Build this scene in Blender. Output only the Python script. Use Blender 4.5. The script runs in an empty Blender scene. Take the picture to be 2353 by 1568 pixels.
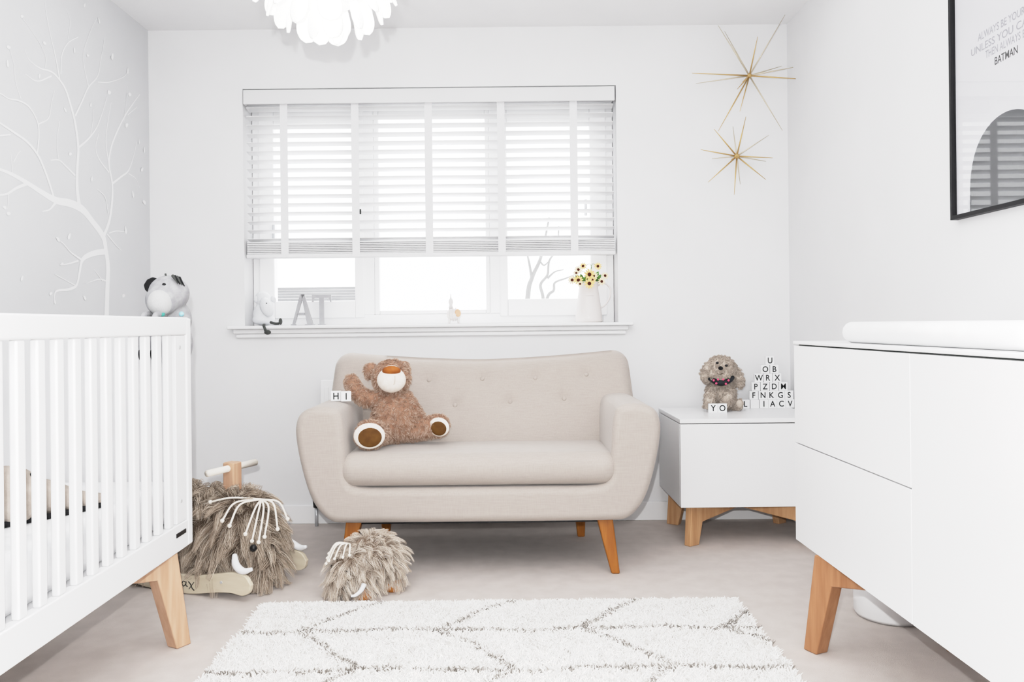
import bpy, bmesh, math, random
import numpy as np
from mathutils import Vector, Matrix, Euler

random.seed(7)
RNG = np.random.default_rng(11)
PI = math.pi
R = math.radians
SC = bpy.context.scene
COL = SC.collection

# ------------------------------------------------------------------ camera model
F, CX, CY, EYE = 1900.0, 1160.0, 748.0, 0.94
ROLL = R(0.6)
YW = 3.967            # back wall
XL, XR = -1.697, 1.367  # side walls
ZC = 2.372            # ceiling
YN = -1.5             # open end behind the camera


def un(x, y):
    u, v = x - CX, y - CY
    c, s = math.cos(ROLL), math.sin(ROLL)
    return u * c - v * s, v * c + u * s


def px(x, y, Y):
    """World point seen at photo pixel (x, y) at depth Y."""
    u, v = un(x, y)
    return Vector((u * Y / F, Y, EYE - v * Y / F))


def side(x, y, X):
    """World point seen at photo pixel on the plane X = const."""
    u, v = un(x, y)
    Y = F * X / u
    return Vector((X, Y, EYE - v * Y / F))


# ------------------------------------------------------------------ materials
def lin(c):
    out = []
    for k in c[:3]:
        k = k / 255.0
        out.append(k / 12.92 if k <= 0.04045 else ((k + 0.055) / 1.055) ** 2.4)
    return (*out, 1.0)


def new_mat(name):
    m = bpy.data.materials.new(name)
    m.use_nodes = True
    nt = m.node_tree
    return m, nt, nt.nodes['Principled BSDF']


def mat(name, col, rough=0.6, col2=None, scale=20, bump=0.0, bscale=None, spec=0.3, metal=0.0, sheen=0.0,
        stretch=None, detail=4, emit=0.0, ramp=(0.35, 0.65)):
    m, nt, b = new_mat(name)
    b.inputs['Roughness'].default_value = rough
    b.inputs['Metallic'].default_value = metal
    b.inputs['Specular IOR Level'].default_value = spec
    if sheen:
        b.inputs['Sheen Weight'].default_value = sheen
        b.inputs['Sheen Roughness'].default_value = 0.6
    tc = nt.nodes.new('ShaderNodeTexCoord')
    mp = nt.nodes.new('ShaderNodeMapping')
    nt.links.new(tc.outputs['Object'], mp.inputs['Vector'])
    if stretch:
        mp.inputs['Scale'].default_value = stretch
    n = nt.nodes.new('ShaderNodeTexNoise')
    n.inputs['Scale'].default_value = scale
    n.inputs['Detail'].default_value = detail
    nt.links.new(mp.outputs['Vector'], n.inputs['Vector'])
    rp = nt.nodes.new('ShaderNodeValToRGB')
    rp.color_ramp.elements[0].position, rp.color_ramp.elements[1].position = ramp
    c2 = col2 or tuple(min(255, k * 0.985) for k in col)
    rp.color_ramp.elements[0].color = lin(c2)
    rp.color_ramp.elements[1].color = lin(col)
    nt.links.new(n.outputs['Fac'], rp.inputs['Fac'])
    nt.links.new(rp.outputs['Color'], b.inputs['Base Color'])
    if emit:
        nt.links.new(rp.outputs['Color'], b.inputs['Emission Color'])
        b.inputs['Emission Strength'].default_value = emit
    if bump:
        n2 = nt.nodes.new('ShaderNodeTexNoise')
        n2.inputs['Scale'].default_value = bscale or scale * 4
        n2.inputs['Detail'].default_value = 3
        nt.links.new(mp.outputs['Vector'], n2.inputs['Vector'])
        bp = nt.nodes.new('ShaderNodeBump')
        bp.inputs['Strength'].default_value = bump
        bp.inputs['Distance'].default_value = 0.004
        nt.links.new(n2.outputs['Fac'], bp.inputs['Height'])
        nt.links.new(bp.outputs['Normal'], b.inputs['Normal'])
    return m


def fur_mat(name, stops, rough=0.7, root=(0.6, 0.57, 0.55)):
    m, nt, b = new_mat(name)
    b.inputs['Roughness'].default_value = rough
    b.inputs['Specular IOR Level'].default_value = 0.15
    hi = nt.nodes.new('ShaderNodeHairInfo')
    rp = nt.nodes.new('ShaderNodeValToRGB')
    el = rp.color_ramp.elements
    while len(el) < len(stops):
        el.new(0.5)
    for e, (p, c) in zip(el, stops):
        e.position = p
        e.color = lin(c)
    nt.links.new(hi.outputs['Random'], rp.inputs['Fac'])
    mx = nt.nodes.new('ShaderNodeMix')
    mx.data_type = 'RGBA'
    mx.blend_type = 'MULTIPLY'
    mx.inputs['Factor'].default_value = 1.0
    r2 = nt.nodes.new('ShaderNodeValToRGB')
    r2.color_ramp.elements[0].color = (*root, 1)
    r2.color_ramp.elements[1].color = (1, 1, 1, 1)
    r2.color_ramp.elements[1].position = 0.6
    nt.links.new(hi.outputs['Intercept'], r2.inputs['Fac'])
    nt.links.new(rp.outputs['Color'], mx.inputs['A'])
    nt.links.new(r2.outputs['Color'], mx.inputs['B'])
    nt.links.new(mx.outputs['Result'], b.inputs['Base Color'])
    return m


def wood_mat(name, a, c, axis=2, rough=0.5):
    st = [26, 26, 26]
    st[axis] = 2.2
    return mat(name, a, rough=rough, col2=c, scale=2.2, stretch=tuple(st), detail=5, bump=0.05, bscale=5, spec=0.3, ramp=(0.3, 0.7))


def weave_mat(name, a, c):
    m, nt, b = new_mat(name)
    b.inputs['Roughness'].default_value = 0.9
    b.inputs['Specular IOR Level'].default_value = 0.1
    b.inputs['Sheen Weight'].default_value = 0.25
    b.inputs['Sheen Roughness'].default_value = 0.5
    tc = nt.nodes.new('ShaderNodeTexCoord')
    outs = []
    for st in ((320, 320, 26), (26, 60, 320)):
        mp = nt.nodes.new('ShaderNodeMapping')
        mp.inputs['Scale'].default_value = st
        nt.links.new(tc.outputs['Object'], mp.inputs['Vector'])
        n = nt.nodes.new('ShaderNodeTexNoise')
        n.inputs['Scale'].default_value = 1.0
        n.inputs['Detail'].default_value = 2
        nt.links.new(mp.outputs['Vector'], n.inputs['Vector'])
        outs.append(n.outputs['Fac'])
    ad = nt.nodes.new('ShaderNodeMath')
    ad.operation = 'ADD'
    nt.links.new(outs[0], ad.inputs[0])
    nt.links.new(outs[1], ad.inputs[1])
    rp = nt.nodes.new('ShaderNodeValToRGB')
    rp.color_ramp.elements[0].position, rp.color_ramp.elements[1].position = 0.0, 1.0
    rp.color_ramp.elements[0].color = lin(c)
    rp.color_ramp.elements[1].color = lin(a)
    hf = nt.nodes.new('ShaderNodeMath')
    hf.operation = 'MULTIPLY'
    hf.inputs[1].default_value = 0.5
    nt.links.new(ad.outputs[0], hf.inputs[0])
    nt.links.new(hf.outputs[0], rp.inputs['Fac'])
    nt.links.new(rp.outputs['Color'], b.inputs['Base Color'])
    bp = nt.nodes.new('ShaderNodeBump')
    bp.inputs['Strength'].default_value = 0.12
    bp.inputs['Distance'].default_value = 0.003
    nt.links.new(hf.outputs[0], bp.inputs['Height'])
    nt.links.new(bp.outputs['Normal'], b.inputs['Normal'])
    return m


def glass_mat(name, tint=(1, 1, 1), refl=0.07):
    m = bpy.data.materials.new(name)
    m.use_nodes = True
    nt = m.node_tree
    nt.nodes.clear()
    o = nt.nodes.new('ShaderNodeOutputMaterial')
    t = nt.nodes.new('ShaderNodeBsdfTransparent')
    t.inputs['Color'].default_value = (*tint, 1)
    g = nt.nodes.new('ShaderNodeBsdfGlossy')
    g.inputs['Roughness'].default_value = 0.02
    x = nt.nodes.new('ShaderNodeMixShader')
    x.inputs['Fac'].default_value = refl
    nt.links.new(t.outputs[0], x.inputs[1])
    nt.links.new(g.outputs[0], x.inputs[2])
    nt.links.new(x.outputs[0], o.inputs['Surface'])
    return m


M = {}
M['wall_white'] = mat('wall_white', (232, 232, 233), 0.75, scale=3, bump=0.02, bscale=180)
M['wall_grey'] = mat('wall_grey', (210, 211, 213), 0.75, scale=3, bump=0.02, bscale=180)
M['ceiling'] = mat('ceiling_paint', (240, 240, 241), 0.85, scale=3)
M['carpet'] = mat('carpet_pile', (214, 205, 199), 0.98, (206, 197, 191), scale=14, bump=0.5, bscale=900, spec=0.05, detail=8)
M['gloss_white'] = mat('white_lacquer', (237, 237, 238), 0.28, scale=2, spec=0.4)
M['trim_white'] = mat('white_trim', (243, 243, 244), 0.4, scale=2)
M['upvc'] = mat('white_window_plastic', (250, 250, 251), 0.3, scale=2)
M['blind'] = mat('blind_white', (248, 248, 249), 0.5, scale=2)
def add_translucent(m, f):
    nt = m.node_tree
    b = nt.nodes['Principled BSDF']
    o = nt.nodes['Material Output']
    t = nt.nodes.new('ShaderNodeBsdfTranslucent')
    t.inputs['Color'].default_value = (0.95, 0.95, 0.95, 1)
    x = nt.nodes.new('ShaderNodeMixShader')
    x.inputs['Fac'].default_value = f
    nt.links.new(b.outputs[0], x.inputs[1])
    nt.links.new(t.outputs[0], x.inputs[2])
    nt.links.new(x.outputs[0], o.inputs['Surface'])
add_translucent(M['blind'], 0.3)
M['tape'] = mat('blind_tape', (236, 236, 238), 0.8, scale=200, bump=0.1)
M['crib_white'] = mat('crib_white', (236, 236, 237), 0.35, scale=2)
M['beech'] = wood_mat('pale_beech', (206, 170, 144), (186, 147, 120), 2)
M['oak'] = wood_mat('honey_oak', (206, 163, 122), (178, 132, 92), 2)
M['oak_x'] = wood_mat('honey_oak_across', (214, 168, 120), (186, 136, 90), 0)
M['oak_near'] = wood_mat('honey_oak_dimmed', (174, 127, 92), (146, 100, 68), 2)  # the honey oak with its colour darkened to offset the close flash
M['teak'] = wood_mat('orange_teak', (168, 106, 44), (136, 78, 24), 2, 0.4)
M['ply'] = mat('pale_plywood', (214, 203, 182), 0.55, (203, 190, 168), scale=6, stretch=(1, 6, 6))
M['sofa'] = weave_mat('oatmeal_linen', (187, 178, 171), (160, 150, 142))
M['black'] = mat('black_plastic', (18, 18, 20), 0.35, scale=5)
M['black_frame'] = mat('black_frame', (12, 12, 15), 0.55, scale=5)
M['dark_grey'] = mat('charcoal_cloth', (78, 80, 78), 0.9, (62, 64, 62), scale=60, bump=0.2)
M['gold'] = mat('brushed_gold', (200, 168, 114), 0.4, scale=30, metal=0.6)
M['gold_pale'] = mat('pale_gold', (208, 198, 178), 0.4, scale=30, metal=0.5)
M['ink'] = mat('black_ink', (12, 12, 14), 0.6, scale=5)
M['ink_pale'] = mat('pale_grey_ink', (158, 158, 166), 0.6, scale=5)
M['paper'] = mat('cool_white_paper', (226, 226, 232), 0.6, scale=5)
M['poster_dark'] = mat('charcoal_print', (58, 60, 64), 0.6, (50, 52, 56), scale=3)
M['decal'] = mat('white_vinyl', (244, 244, 245), 0.6, scale=5)
M['sheet'] = mat('white_cot_sheet', (243, 243, 244), 0.9, (222, 223, 225), scale=14, bump=0.15, bscale=18, ramp=(0.28, 0.5))
M['padding'] = mat('white_quilted_vinyl', (247, 247, 247), 0.5, scale=12, bump=0.05, bscale=30)
M['ceramic'] = mat('cream_ceramic', (228, 221, 218), 0.25, scale=4, spec=0.5)
M['white_felt'] = mat('white_felt', (226, 228, 231), 0.95, scale=80, bump=0.3)
M['metal_letter'] = mat('grey_metal', (158, 158, 160), 0.4, (142, 142, 145), scale=12, metal=0.15)
M['chrome'] = mat('grey_pipe', (190, 192, 196), 0.3, scale=5, metal=0.4)
M['tile'] = mat('white_acrylic', (247, 247, 248), 0.25, scale=4)
M['bear'] = mat('bear_cloth', (164, 128, 106), 0.95, (146, 110, 90), scale=40)
M['bear_cream'] = mat('cream_plush', (242, 232, 222), 0.95, (232, 220, 208), scale=60, bump=0.3)
M['bear_pad'] = mat('brown_suede', (102, 68, 26), 0.8, (86, 54, 16), scale=30)
M['bear_nose'] = mat('tan_nose', (176, 104, 40), 0.6, (128, 66, 18), scale=25)
M['seam'] = mat('seam_thread', (196, 178, 162), 0.8, scale=5)
M['mam_skin'] = mat('mammoth_skin', (92, 78, 66), 1.0, (70, 58, 48), scale=30)
M['mam_skin2'] = mat('calf_skin', (120, 102, 88), 1.0, (96, 80, 66), scale=30)
M['leather'] = mat('tan_leather', (196, 132, 66), 0.6, (176, 110, 48), scale=20)
M['rope'] = mat('cream_rope', (242, 234, 222), 0.9, scale=90, bump=0.3)
M['tusk'] = mat('white_felt_tusk', (238, 238, 240), 0.9, scale=60)
M['dog_skin'] = mat('dog_cloth', (196, 184, 172), 0.95, (176, 164, 152), scale=50)
M['collar'] = mat('black_collar', (26, 28, 34), 0.7, scale=20)
M['pink'] = mat('pink_dots', (226, 84, 122), 0.6, scale=20)
M['donkey'] = mat('grey_plush', (168, 168, 170), 0.95, (148, 148, 151), scale=45, bump=0.4, bscale=300)
M['donkey_light'] = mat('pale_grey_plush', (188, 188, 188), 0.95, scale=45, bump=0.4, bscale=300)
M['black_felt'] = mat('black_felt', (24, 24, 26), 0.95, scale=45)
M['teal'] = mat('teal_bead', (70, 150, 140), 0.4, scale=5)
M['lt_blue'] = mat('blue_bead', (150, 200, 215), 0.4, scale=5)
M['petal_lamp'] = mat('lit_white_shade', (252, 252, 250), 0.5, scale=5, emit=0.75)
M['petal_yellow'] = mat('cream_petal', (255, 222, 160), 0.7, (252, 190, 110), scale=60)
M['petal_pale'] = mat('pale_petal', (255, 240, 205), 0.7, (252, 220, 170), scale=60)
M['flower_eye'] = mat('dark_flower_eye', (66, 22, 12), 0.8, scale=60)
M['leaf'] = mat('green_leaf', (88, 140, 60), 0.6, (40, 78, 30), scale=40)
M['bark'] = mat('pale_bark', (234, 233, 232), 0.9, scale=10)
M['fence'] = mat('pale_weatherboard', (222, 222, 224), 0.8, scale=5)
M['glass'] = glass_mat('clear_glass', refl=0.06)
M['glass_poster'] = glass_mat('picture_glass', refl=0.09)
M['peach'] = mat('peach_patch', (226, 176, 146), 0.6, scale=10)
M['stripe'] = mat('soft_grey_glaze', (224, 221, 219), 0.5, scale=10)
M['plush_beige'] = mat('beige_plush', (172, 162, 153), 0.95, (156, 146, 137), scale=30, bump=0.3)
M['rug_base'] = mat('rug_backing', (240, 237, 233), 1.0, scale=60, bump=0.4)
M['rug_fur'] = fur_mat('ivory_pile', [(0, (238, 234, 229)), (0.3, (250, 247, 244)), (1, (255, 254, 252))], 0.9, (0.97, 0.965, 0.96))
M['rug_line'] = fur_mat('grey_pile', [(0, (112, 107, 101)), (0.5, (160, 155, 150)), (1, (216, 212, 207))], 0.9, (0.85, 0.84, 0.83))
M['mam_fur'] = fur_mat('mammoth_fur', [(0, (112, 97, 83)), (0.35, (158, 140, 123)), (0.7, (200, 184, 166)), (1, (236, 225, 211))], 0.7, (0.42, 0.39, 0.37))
M['calf_fur'] = fur_mat('calf_fur', [(0, (160, 142, 126)), (0.35, (204, 189, 173)), (0.7, (230, 218, 205)), (1, (248, 241, 233))], 0.7, (0.5, 0.46, 0.43))
M['bear_fur'] = fur_mat('bear_fur', [(0, (144, 113, 94)), (0.4, (178, 149, 129)), (0.8, (204, 179, 161)), (1, (230, 212, 199))], 0.8, (0.72, 0.68, 0.66))
M['dog_fur'] = fur_mat('dog_fur', [(0, (150, 137, 125)), (0.5, (186, 173, 161)), (1, (218, 208, 198))], 0.8, (0.82, 0.8, 0.78))
M['screw'] = mat('screw_grey', (190, 190, 190), 0.4, scale=5)


# ------------------------------------------------------------------ mesh helpers
class MB:
    def __init__(self):
        self.v, self.f = [], []

    def add(self, vs, fs):
        b = len(self.v)
        self.v += [tuple(p) for p in vs]
        self.f += [tuple(b + i for i in q) for q in fs]
        return self

    def box(self, lo, hi, mtx=None):
        x0, y0, z0 = lo
        x1, y1, z1 = hi
        vs = [Vector(p) for p in ((x0, y0, z0), (x1, y0, z0), (x1, y1, z0), (x0, y1, z0), (x0, y0, z1), (x1, y0, z1), (x1, y1, z1), (x0, y1, z1))]
        if mtx is not None:
            vs = [mtx @ p for p in vs]
        return self.add(vs, [(0, 3, 2, 1), (4, 5, 6, 7), (0, 1, 5, 4), (1, 2, 6, 5), (2, 3, 7, 6), (3, 0, 4, 7)])

    def tube(self, pts, rad, n=10, caps=True, sq=1.0):
        pts = [Vector(p) for p in pts]
        k = len(pts)
        rr = rad if hasattr(rad, '__len__') else [rad] * k
        up = Vector((0, 0, 1))
        vs, fs = [], []
        prev = None
        for i, p in enumerate(pts):
            t = (pts[min(i + 1, k - 1)] - pts[max(i - 1, 0)]).normalized()
            if prev is None:
                a = t.cross(up)
                if a.length < 1e-3:
                    a = t.cross(Vector((1, 0, 0)))
            else:
                a = prev - t * prev.dot(t)
            a.normalize()
            prev = a
            b = t.cross(a)
            for j in range(n):
                an = 2 * PI * j / n
                vs.append(p + a * (rr[i] * math.cos(an)) + b * (rr[i] * sq * math.sin(an)))
        for i in range(k - 1):
            for j in range(n):
                fs.append((i * n + j, i * n + (j + 1) % n, (i + 1) * n + (j + 1) % n, (i + 1) * n + j))
        if caps:
            fs.append(tuple(range(n))[::-1])
            fs.append(tuple((k - 1) * n + j for j in range(n)))
        return self.add(vs, fs)

    def lathe(self, prof, c=(0, 0, 0), n=32, mtx=None):
        vs, fs = [], []
        for r, z in prof:
            for j in range(n):
                a = 2 * PI * j / n
                vs.append(Vector((c[0] + r * math.cos(a), c[1] + r * math.sin(a), c[2] + z)))
        if mtx is not None:
            vs = [mtx @ p for p in vs]
        k = len(prof)
        for i in range(k - 1):
            for j in range(n):
                fs.append((i * n + j, i * n + (j + 1) % n, (i + 1) * n + (j + 1) % n, (i + 1) * n + j))
        if prof[0][0] > 1e-5:
            fs.append(tuple(range(n))[::-1])
        if prof[-1][0] > 1e-5:
            fs.append(tuple((k - 1) * n + j for j in range(n)))
        return self.add(vs, fs)

    def ell(self, c, r, rot=None, nu=24, nv=14):
        m = (rot.to_matrix() if rot is not None else Matrix.Identity(3))
        c = Vector(c)
        r = r if hasattr(r, '__len__') else (r, r, r)
        vs = [c + m @ Vector((0, 0, r[2]))]
        for i in range(1, nv):
            th = PI * i / nv
            for j in range(nu):
                a = 2 * PI * j / nu
                vs.append(c + m @ Vector((r[0] * math.sin(th) * math.cos(a), r[1] * math.sin(th) * math.sin(a), r[2] * math.cos(th))))
        vs.append(c + m @ Vector((0, 0, -r[2])))
        fs = []
        for j in range(nu):
            fs.append((0, 1 + j, 1 + (j + 1) % nu))
        for i in range(nv - 2):
            for j in range(nu):
                a = 1 + i * nu
                fs.append((a + j, a + nu + j, a + nu + (j + 1) % nu, a + (j + 1) % nu))
        a = 1 + (nv - 2) * nu
        e = len(vs) - 1
        for j in range(nu):
            fs.append((a + j, e, a + (j + 1) % nu))
        return self.add(vs, fs)

    def prism(self, poly, d0, d1, fn):
        """poly: list of 2-D points, fn(a, b, d) -> 3-D point."""
        n = len(poly)
        vs = [fn(a, b, d0) for a, b in poly] + [fn(a, b, d1) for a, b in poly]
        fs = [tuple(range(n))[::-1], tuple(range(n, 2 * n))]
        for i in range(n):
            j = (i + 1) % n
            fs.append((i, j, n + j, n + i))
        return self.add(vs, fs)

    def mesh(self, name):
        me = bpy.data.meshes.new(name)
        me.from_pydata([tuple(p) for p in self.v], [], self.f)
        bm = bmesh.new()
        bm.from_mesh(me)
        bmesh.ops.recalc_face_normals(bm, faces=bm.faces)
        bm.to_mesh(me)
        bm.free()
        return me


def link(name, data, m=None, parent=None, smooth=False, bevel=0.0, seg=2, angle=40):
    me = data.mesh(name) if isinstance(data, MB) else data
    o = bpy.data.objects.new(name, me)
    COL.objects.link(o)
    if m is not None:
        me.materials.clear()
        me.materials.append(M[m] if isinstance(m, str) else m)
    if parent is not None:
        o.parent = parent
    if smooth:
        for p in me.polygons:
            p.use_smooth = True
    if bevel:
        b = o.modifiers.new('bevel', 'BEVEL')
        b.width = bevel
        b.segments = seg
        b.limit_method = 'ANGLE'
        b.angle_limit = R(angle)
        b.harden_normals = False
        for p in me.polygons:
            p.use_smooth = True
        w = o.modifiers.new('wn', 'WEIGHTED_NORMAL')
        w.keep_sharp = True
    return o


def tag(o, label, cat, group=None, kind=None):
    if label:
        o['label'] = label
    if cat:
        o['category'] = cat
    if group:
        o['group'] = group
    if kind:
        o['kind'] = kind
    return o


def thing(name, label, cat, loc=(0, 0, 0), rz=0.0, group=None):
    o = bpy.data.objects.new(name, None)
    COL.objects.link(o)
    o.empty_display_size = 0.05
    o.location = loc
    o.rotation_euler = (0, 0, rz)
    return tag(o, label, cat, group)


def struct(name, data, m, parent=None, **k):
    o = link(name, data, m, parent, **k)
    if parent is None:
        o['kind'] = 'structure'
    return o


def bake(o):
    """Mesh of an object with its modifiers applied; the object is removed."""
    bpy.context.view_layer.update()
    dg = bpy.context.evaluated_depsgraph_get()
    me = bpy.data.meshes.new_from_object(o.evaluated_get(dg))
    d = o.data
    bpy.data.objects.remove(o)
    return me


def blob(parts, voxel=0.006, it=6):
    """One continuous surface from overlapping ellipsoids / tapered limbs."""
    mb = MB()
    for p in parts:
        if p[0] == 'e':
            mb.ell(p[1], p[2], p[3] if len(p) > 3 else None)
        else:
            pts, rad = p[1], p[2]
            pts = spline([Vector(q) for q in pts], 6)
            n = len(pts)
            xs = np.linspace(0, len(rad) - 1, n)
            rs = np.interp(xs, range(len(rad)), rad)
            for q, r_ in zip(pts, rs):
                mb.ell(q, r_, None, 14, 8)
    o = link('temp', mb)
    r_ = o.modifiers.new('r', 'REMESH')
    r_.mode = 'VOXEL'
    r_.voxel_size = voxel
    s = o.modifiers.new('s', 'SMOOTH')
    s.factor = 0.5
    s.iterations = it
    me = bake(o)
    for p in me.polygons:
        p.use_smooth = True
    return me


def spline(pts, k=6):
    """Catmull-Rom through pts (Vectors of any size)."""
    P = [pts[0] * 2 - pts[1]] + list(pts) + [pts[-1] * 2 - pts[-2]]
    out = []
    for i in range(1, len(P) - 2):
        for j in range(k):
            t = j / k
            a, b, c, d = P[i - 1], P[i], P[i + 1], P[i + 2]
            out.append(0.5 * ((b * 2) + (c - a) * t + (a * 2 - b * 5 + c * 4 - d) * t * t + (b * 3 - a - c * 3 + d) * t ** 3))
    out.append(pts[-1])
    return out


def text_mesh(s, size, depth=0.0, align='CENTER', bold=0.0):
    cu = bpy.data.curves.new('txt', 'FONT')
    cu.body = s
    cu.size = size
    cu.align_x = align
    cu.align_y = 'CENTER'
    cu.extrude = depth
    cu.offset = bold
    cu.resolution_u = 4
    o = bpy.data.objects.new('txt', cu)
    COL.objects.link(o)
    me = bake(o)
    return me


def xform(me, mtx):
    me.transform(mtx)
    return me


# ------------------------------------------------------------------ fur
def sample(me, n, keep=None):
    me.calc_loop_triangles()
    nv = len(me.vertices)
    co = np.empty(nv * 3)
    me.vertices.foreach_get('co', co)
    co = co.reshape(-1, 3)
    nt = len(me.loop_triangles)
    tri = np.empty(nt * 3, dtype=np.int64)
    me.loop_triangles.foreach_get('vertices', tri)
    tri = tri.reshape(-1, 3)
    a, b, c = co[tri[:, 0]], co[tri[:, 1]], co[tri[:, 2]]
    cr = np.cross(b - a, c - a)
    ar = np.linalg.norm(cr, axis=1)
    idx = RNG.choice(nt, n, p=ar / ar.sum())
    r1, r2 = np.sqrt(RNG.random(n)), RNG.random(n)
    p = a[idx] * (1 - r1)[:, None] + b[idx] * (r1 * (1 - r2))[:, None] + c[idx] * (r1 * r2)[:, None]
    nn = cr[idx] / np.maximum(ar[idx], 1e-12)[:, None]
    if keep is not None:
        k = keep(p, nn)
        p, nn = p[k], nn[k]
    return p, nn


def norm(a):
    return a / np.maximum(np.linalg.norm(a, axis=1), 1e-9)[:, None]


def curves_obj(name, pos, rad, m, parent=None):
    """pos: (n, k, 3), rad: (k,) or (n, k)."""
    n, k, _ = pos.shape
    cu = bpy.data.hair_curves.new(name)
    cu.add_curves([k] * n)
    cu.position_data.foreach_set('vector', np.ascontiguousarray(pos, dtype=np.float32).ravel())
    ra = cu.attributes.get('radius') or cu.attributes.new('radius', 'FLOAT', 'POINT')
    rr = np.broadcast_to(rad, (n, k)).astype(np.float32)
    ra.data.foreach_set('value', np.ascontiguousarray(rr).ravel())
    cu.materials.append(M[m])
    o = bpy.data.objects.new(name, cu)
    COL.objects.link(o)
    if parent is not None:
        o.parent = parent
    return o


def fur(name, me, n, length, m, parent, comb=(0, 0, 0), lift=1.0, noise=0.3, droop=0.6, clump=0.7, nclump=300, radius=0.0006,
        pts=5, curl=0.0, keep=None, floor=None):
    p, nn = sample(me, n, keep)
    n = len(p)
    comb = np.array(comb, dtype=float)
    cv = comb[None] - nn * (nn @ comb)[:, None] if comb.ndim == 1 else comb
    L = length * (0.65 + 0.5 * RNG.random(n))
    ci = RNG.choice(n, nclump, replace=False)
    cnoise = RNG.normal(size=(nclump, 3)) * noise
    best = np.zeros(n, dtype=int)
    for s in range(0, n, 4000):
        d = ((p[s:s + 4000, None] - p[ci][None]) ** 2).sum(-1)
        best[s:s + 4000] = d.argmin(1)
    d = norm(nn * lift + cv + cnoise[best] + RNG.normal(size=(n, 3)) * noise * 0.35)
    t = np.linspace(0, 1, pts)
    ph = RNG.random((n, 1)) * 6.28
    pos = p[:, None] + d[:, None] * (L[:, None] * t)[..., None]
    pos[..., 2] -= droop * L[:, None] * t ** 2
    if curl:
        a = norm(np.cross(d, RNG.normal(size=(n, 3))))
        b = np.cross(d, a)
        w = t[None] * 7 + ph
        pos += curl * (a[:, None] * np.sin(w)[..., None] + b[:, None] * np.cos(w)[..., None]) * t[None, :, None]
    if clump:
        tip = pos[ci][best]
        pos = pos + (tip - pos) * (clump * t[None, :, None] ** 1.3)
    if floor is not None:
        pos[..., 2] = np.maximum(pos[..., 2], floor)
    rad = radius * (1.0 - 0.75 * t)
    return curves_obj(name, pos, rad[None], m, parent)


# ================================================================== ROOM
mb = MB().box((XL - 0.12, YN, -0.1), (XR + 0.12, YW + 0.3, 0))
struct('floor', mb, 'carpet')
struct('ceiling', MB().box((XL - 0.12, YN, ZC), (XR + 0.12, YW + 0.3, ZC + 0.1)), 'ceiling')
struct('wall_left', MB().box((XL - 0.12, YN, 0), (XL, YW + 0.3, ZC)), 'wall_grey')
struct('wall_right', MB().box((XR, YN, 0), (XR + 0.12, YW + 0.3, ZC)), 'wall_white')
# back wall with a window opening
WX0, WX1, WZ0, WZ1 = -1.247, 0.545, 0.93, 2.088
T = 0.3
mb = MB()
for x0, x1, z0, z1 in ((XL, WX0, 0, ZC), (WX1, XR, 0, ZC), (WX0, WX1, 0, WZ0), (WX0, WX1, WZ1, ZC)):
    mb.box((x0, YW, z0), (x1, YW + T, z1))
struct('wall_back', mb, 'wall_white')
# skirting
def skirt(name, lo, hi):
    struct(name, MB().box(lo, hi), 'trim_white', bevel=0.004)
skirt('baseboard_back', (XL + 0.002, YW - 0.016, 0), (XR - 0.002, YW, 0.09))
skirt('baseboard_left', (XL, YN, 0), (XL + 0.016, YW - 0.017, 0.09))
skirt('baseboard_right', (XR - 0.016, YN, 0), (XR, YW - 0.017, 0.09))

# window: frame, two opening side sashes, fixed centre light
YG = YW + 0.135
win = bpy.data.objects.new('window_1', None)
COL.objects.link(win)
win['kind'] = 'structure'
S = F / YG
def wx(x): return (x - CX) / S
gl = [(wx(634), wx(818), 1.07, 1.945), (wx(873), wx(1118), 1.02, 1.985), (wx(1168), wx(1358), 1.07, 1.945)]
fx0, fx1, fz0, fz1 = WX0 + 0.002, WX1 - 0.002, 0.95, WZ1 - 0.002
m1 = (gl[0][1] + gl[1][0]) / 2
m2 = (gl[1][1] + gl[2][0]) / 2
mb = MB()
fw = 0.055
mb.box((fx0, YG, fz0), (fx0 + fw, YG + 0.07, fz1)).box((fx1 - fw, YG, fz0), (fx1, YG + 0.07, fz1))
mb.box((fx0 + fw, YG, fz0), (fx1 - fw, YG + 0.07, fz0 + 0.05)).box((fx0 + fw, YG, fz1 - 0.05), (fx1 - fw, YG + 0.07, fz1))
for mm in (m1, m2):
    mb.box((mm - 0.034, YG, fz0 + 0.05), (mm + 0.034, YG + 0.07, fz1 - 0.05))
struct('window_frame', mb, 'upvc', win, bevel=0.004)
def ring(x0, x1, z0, z1, gx0, gx1, gz0, gz1, y0, y1):
    r_ = MB()
    r_.box((x0, y0, z0), (gx0, y1, z1)).box((gx1, y0, z0), (x1, y1, z1))
    r_.box((gx0, y0, z0), (gx1, y1, gz0)).box((gx0, y0, gz1), (gx1, y1, z1))
    return r_
bounds = [(fx0 + fw, m1 - 0.034), (m1 + 0.034, m2 - 0.034), (m2 + 0.034, fx1 - fw)]
for i, (a, b, z0, z1) in enumerate(gl):
    x0, x1 = bounds[i]
    pr = 0.016 if i != 1 else -0.004
    if i == 1:
        nm = 'fixed_frame'
    else:
        nm = 'sash'
        x0, x1 = x0 - 0.02, x1 + 0.02
    zz0, zz1 = (fz0 + 0.05, fz1 - 0.05) if i == 1 else (fz0 + 0.035, fz1 - 0.035)
    s_ = link(nm, ring(x0, x1, zz0, zz1, a, b, z0, z1, YG - pr, YG + 0.045), 'upvc', win, bevel=0.005)
    link('glass_pane', MB().box((a, YG + 0.018, z0), (b, YG + 0.024, z1)), 'glass', s_)
    if i == 1:
        link('gasket', MB().box((a, YG - 0.002, z1 - 0.012), (b, YG + 0.016, z1 - 0.004)), 'dark_grey', s_)
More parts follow.
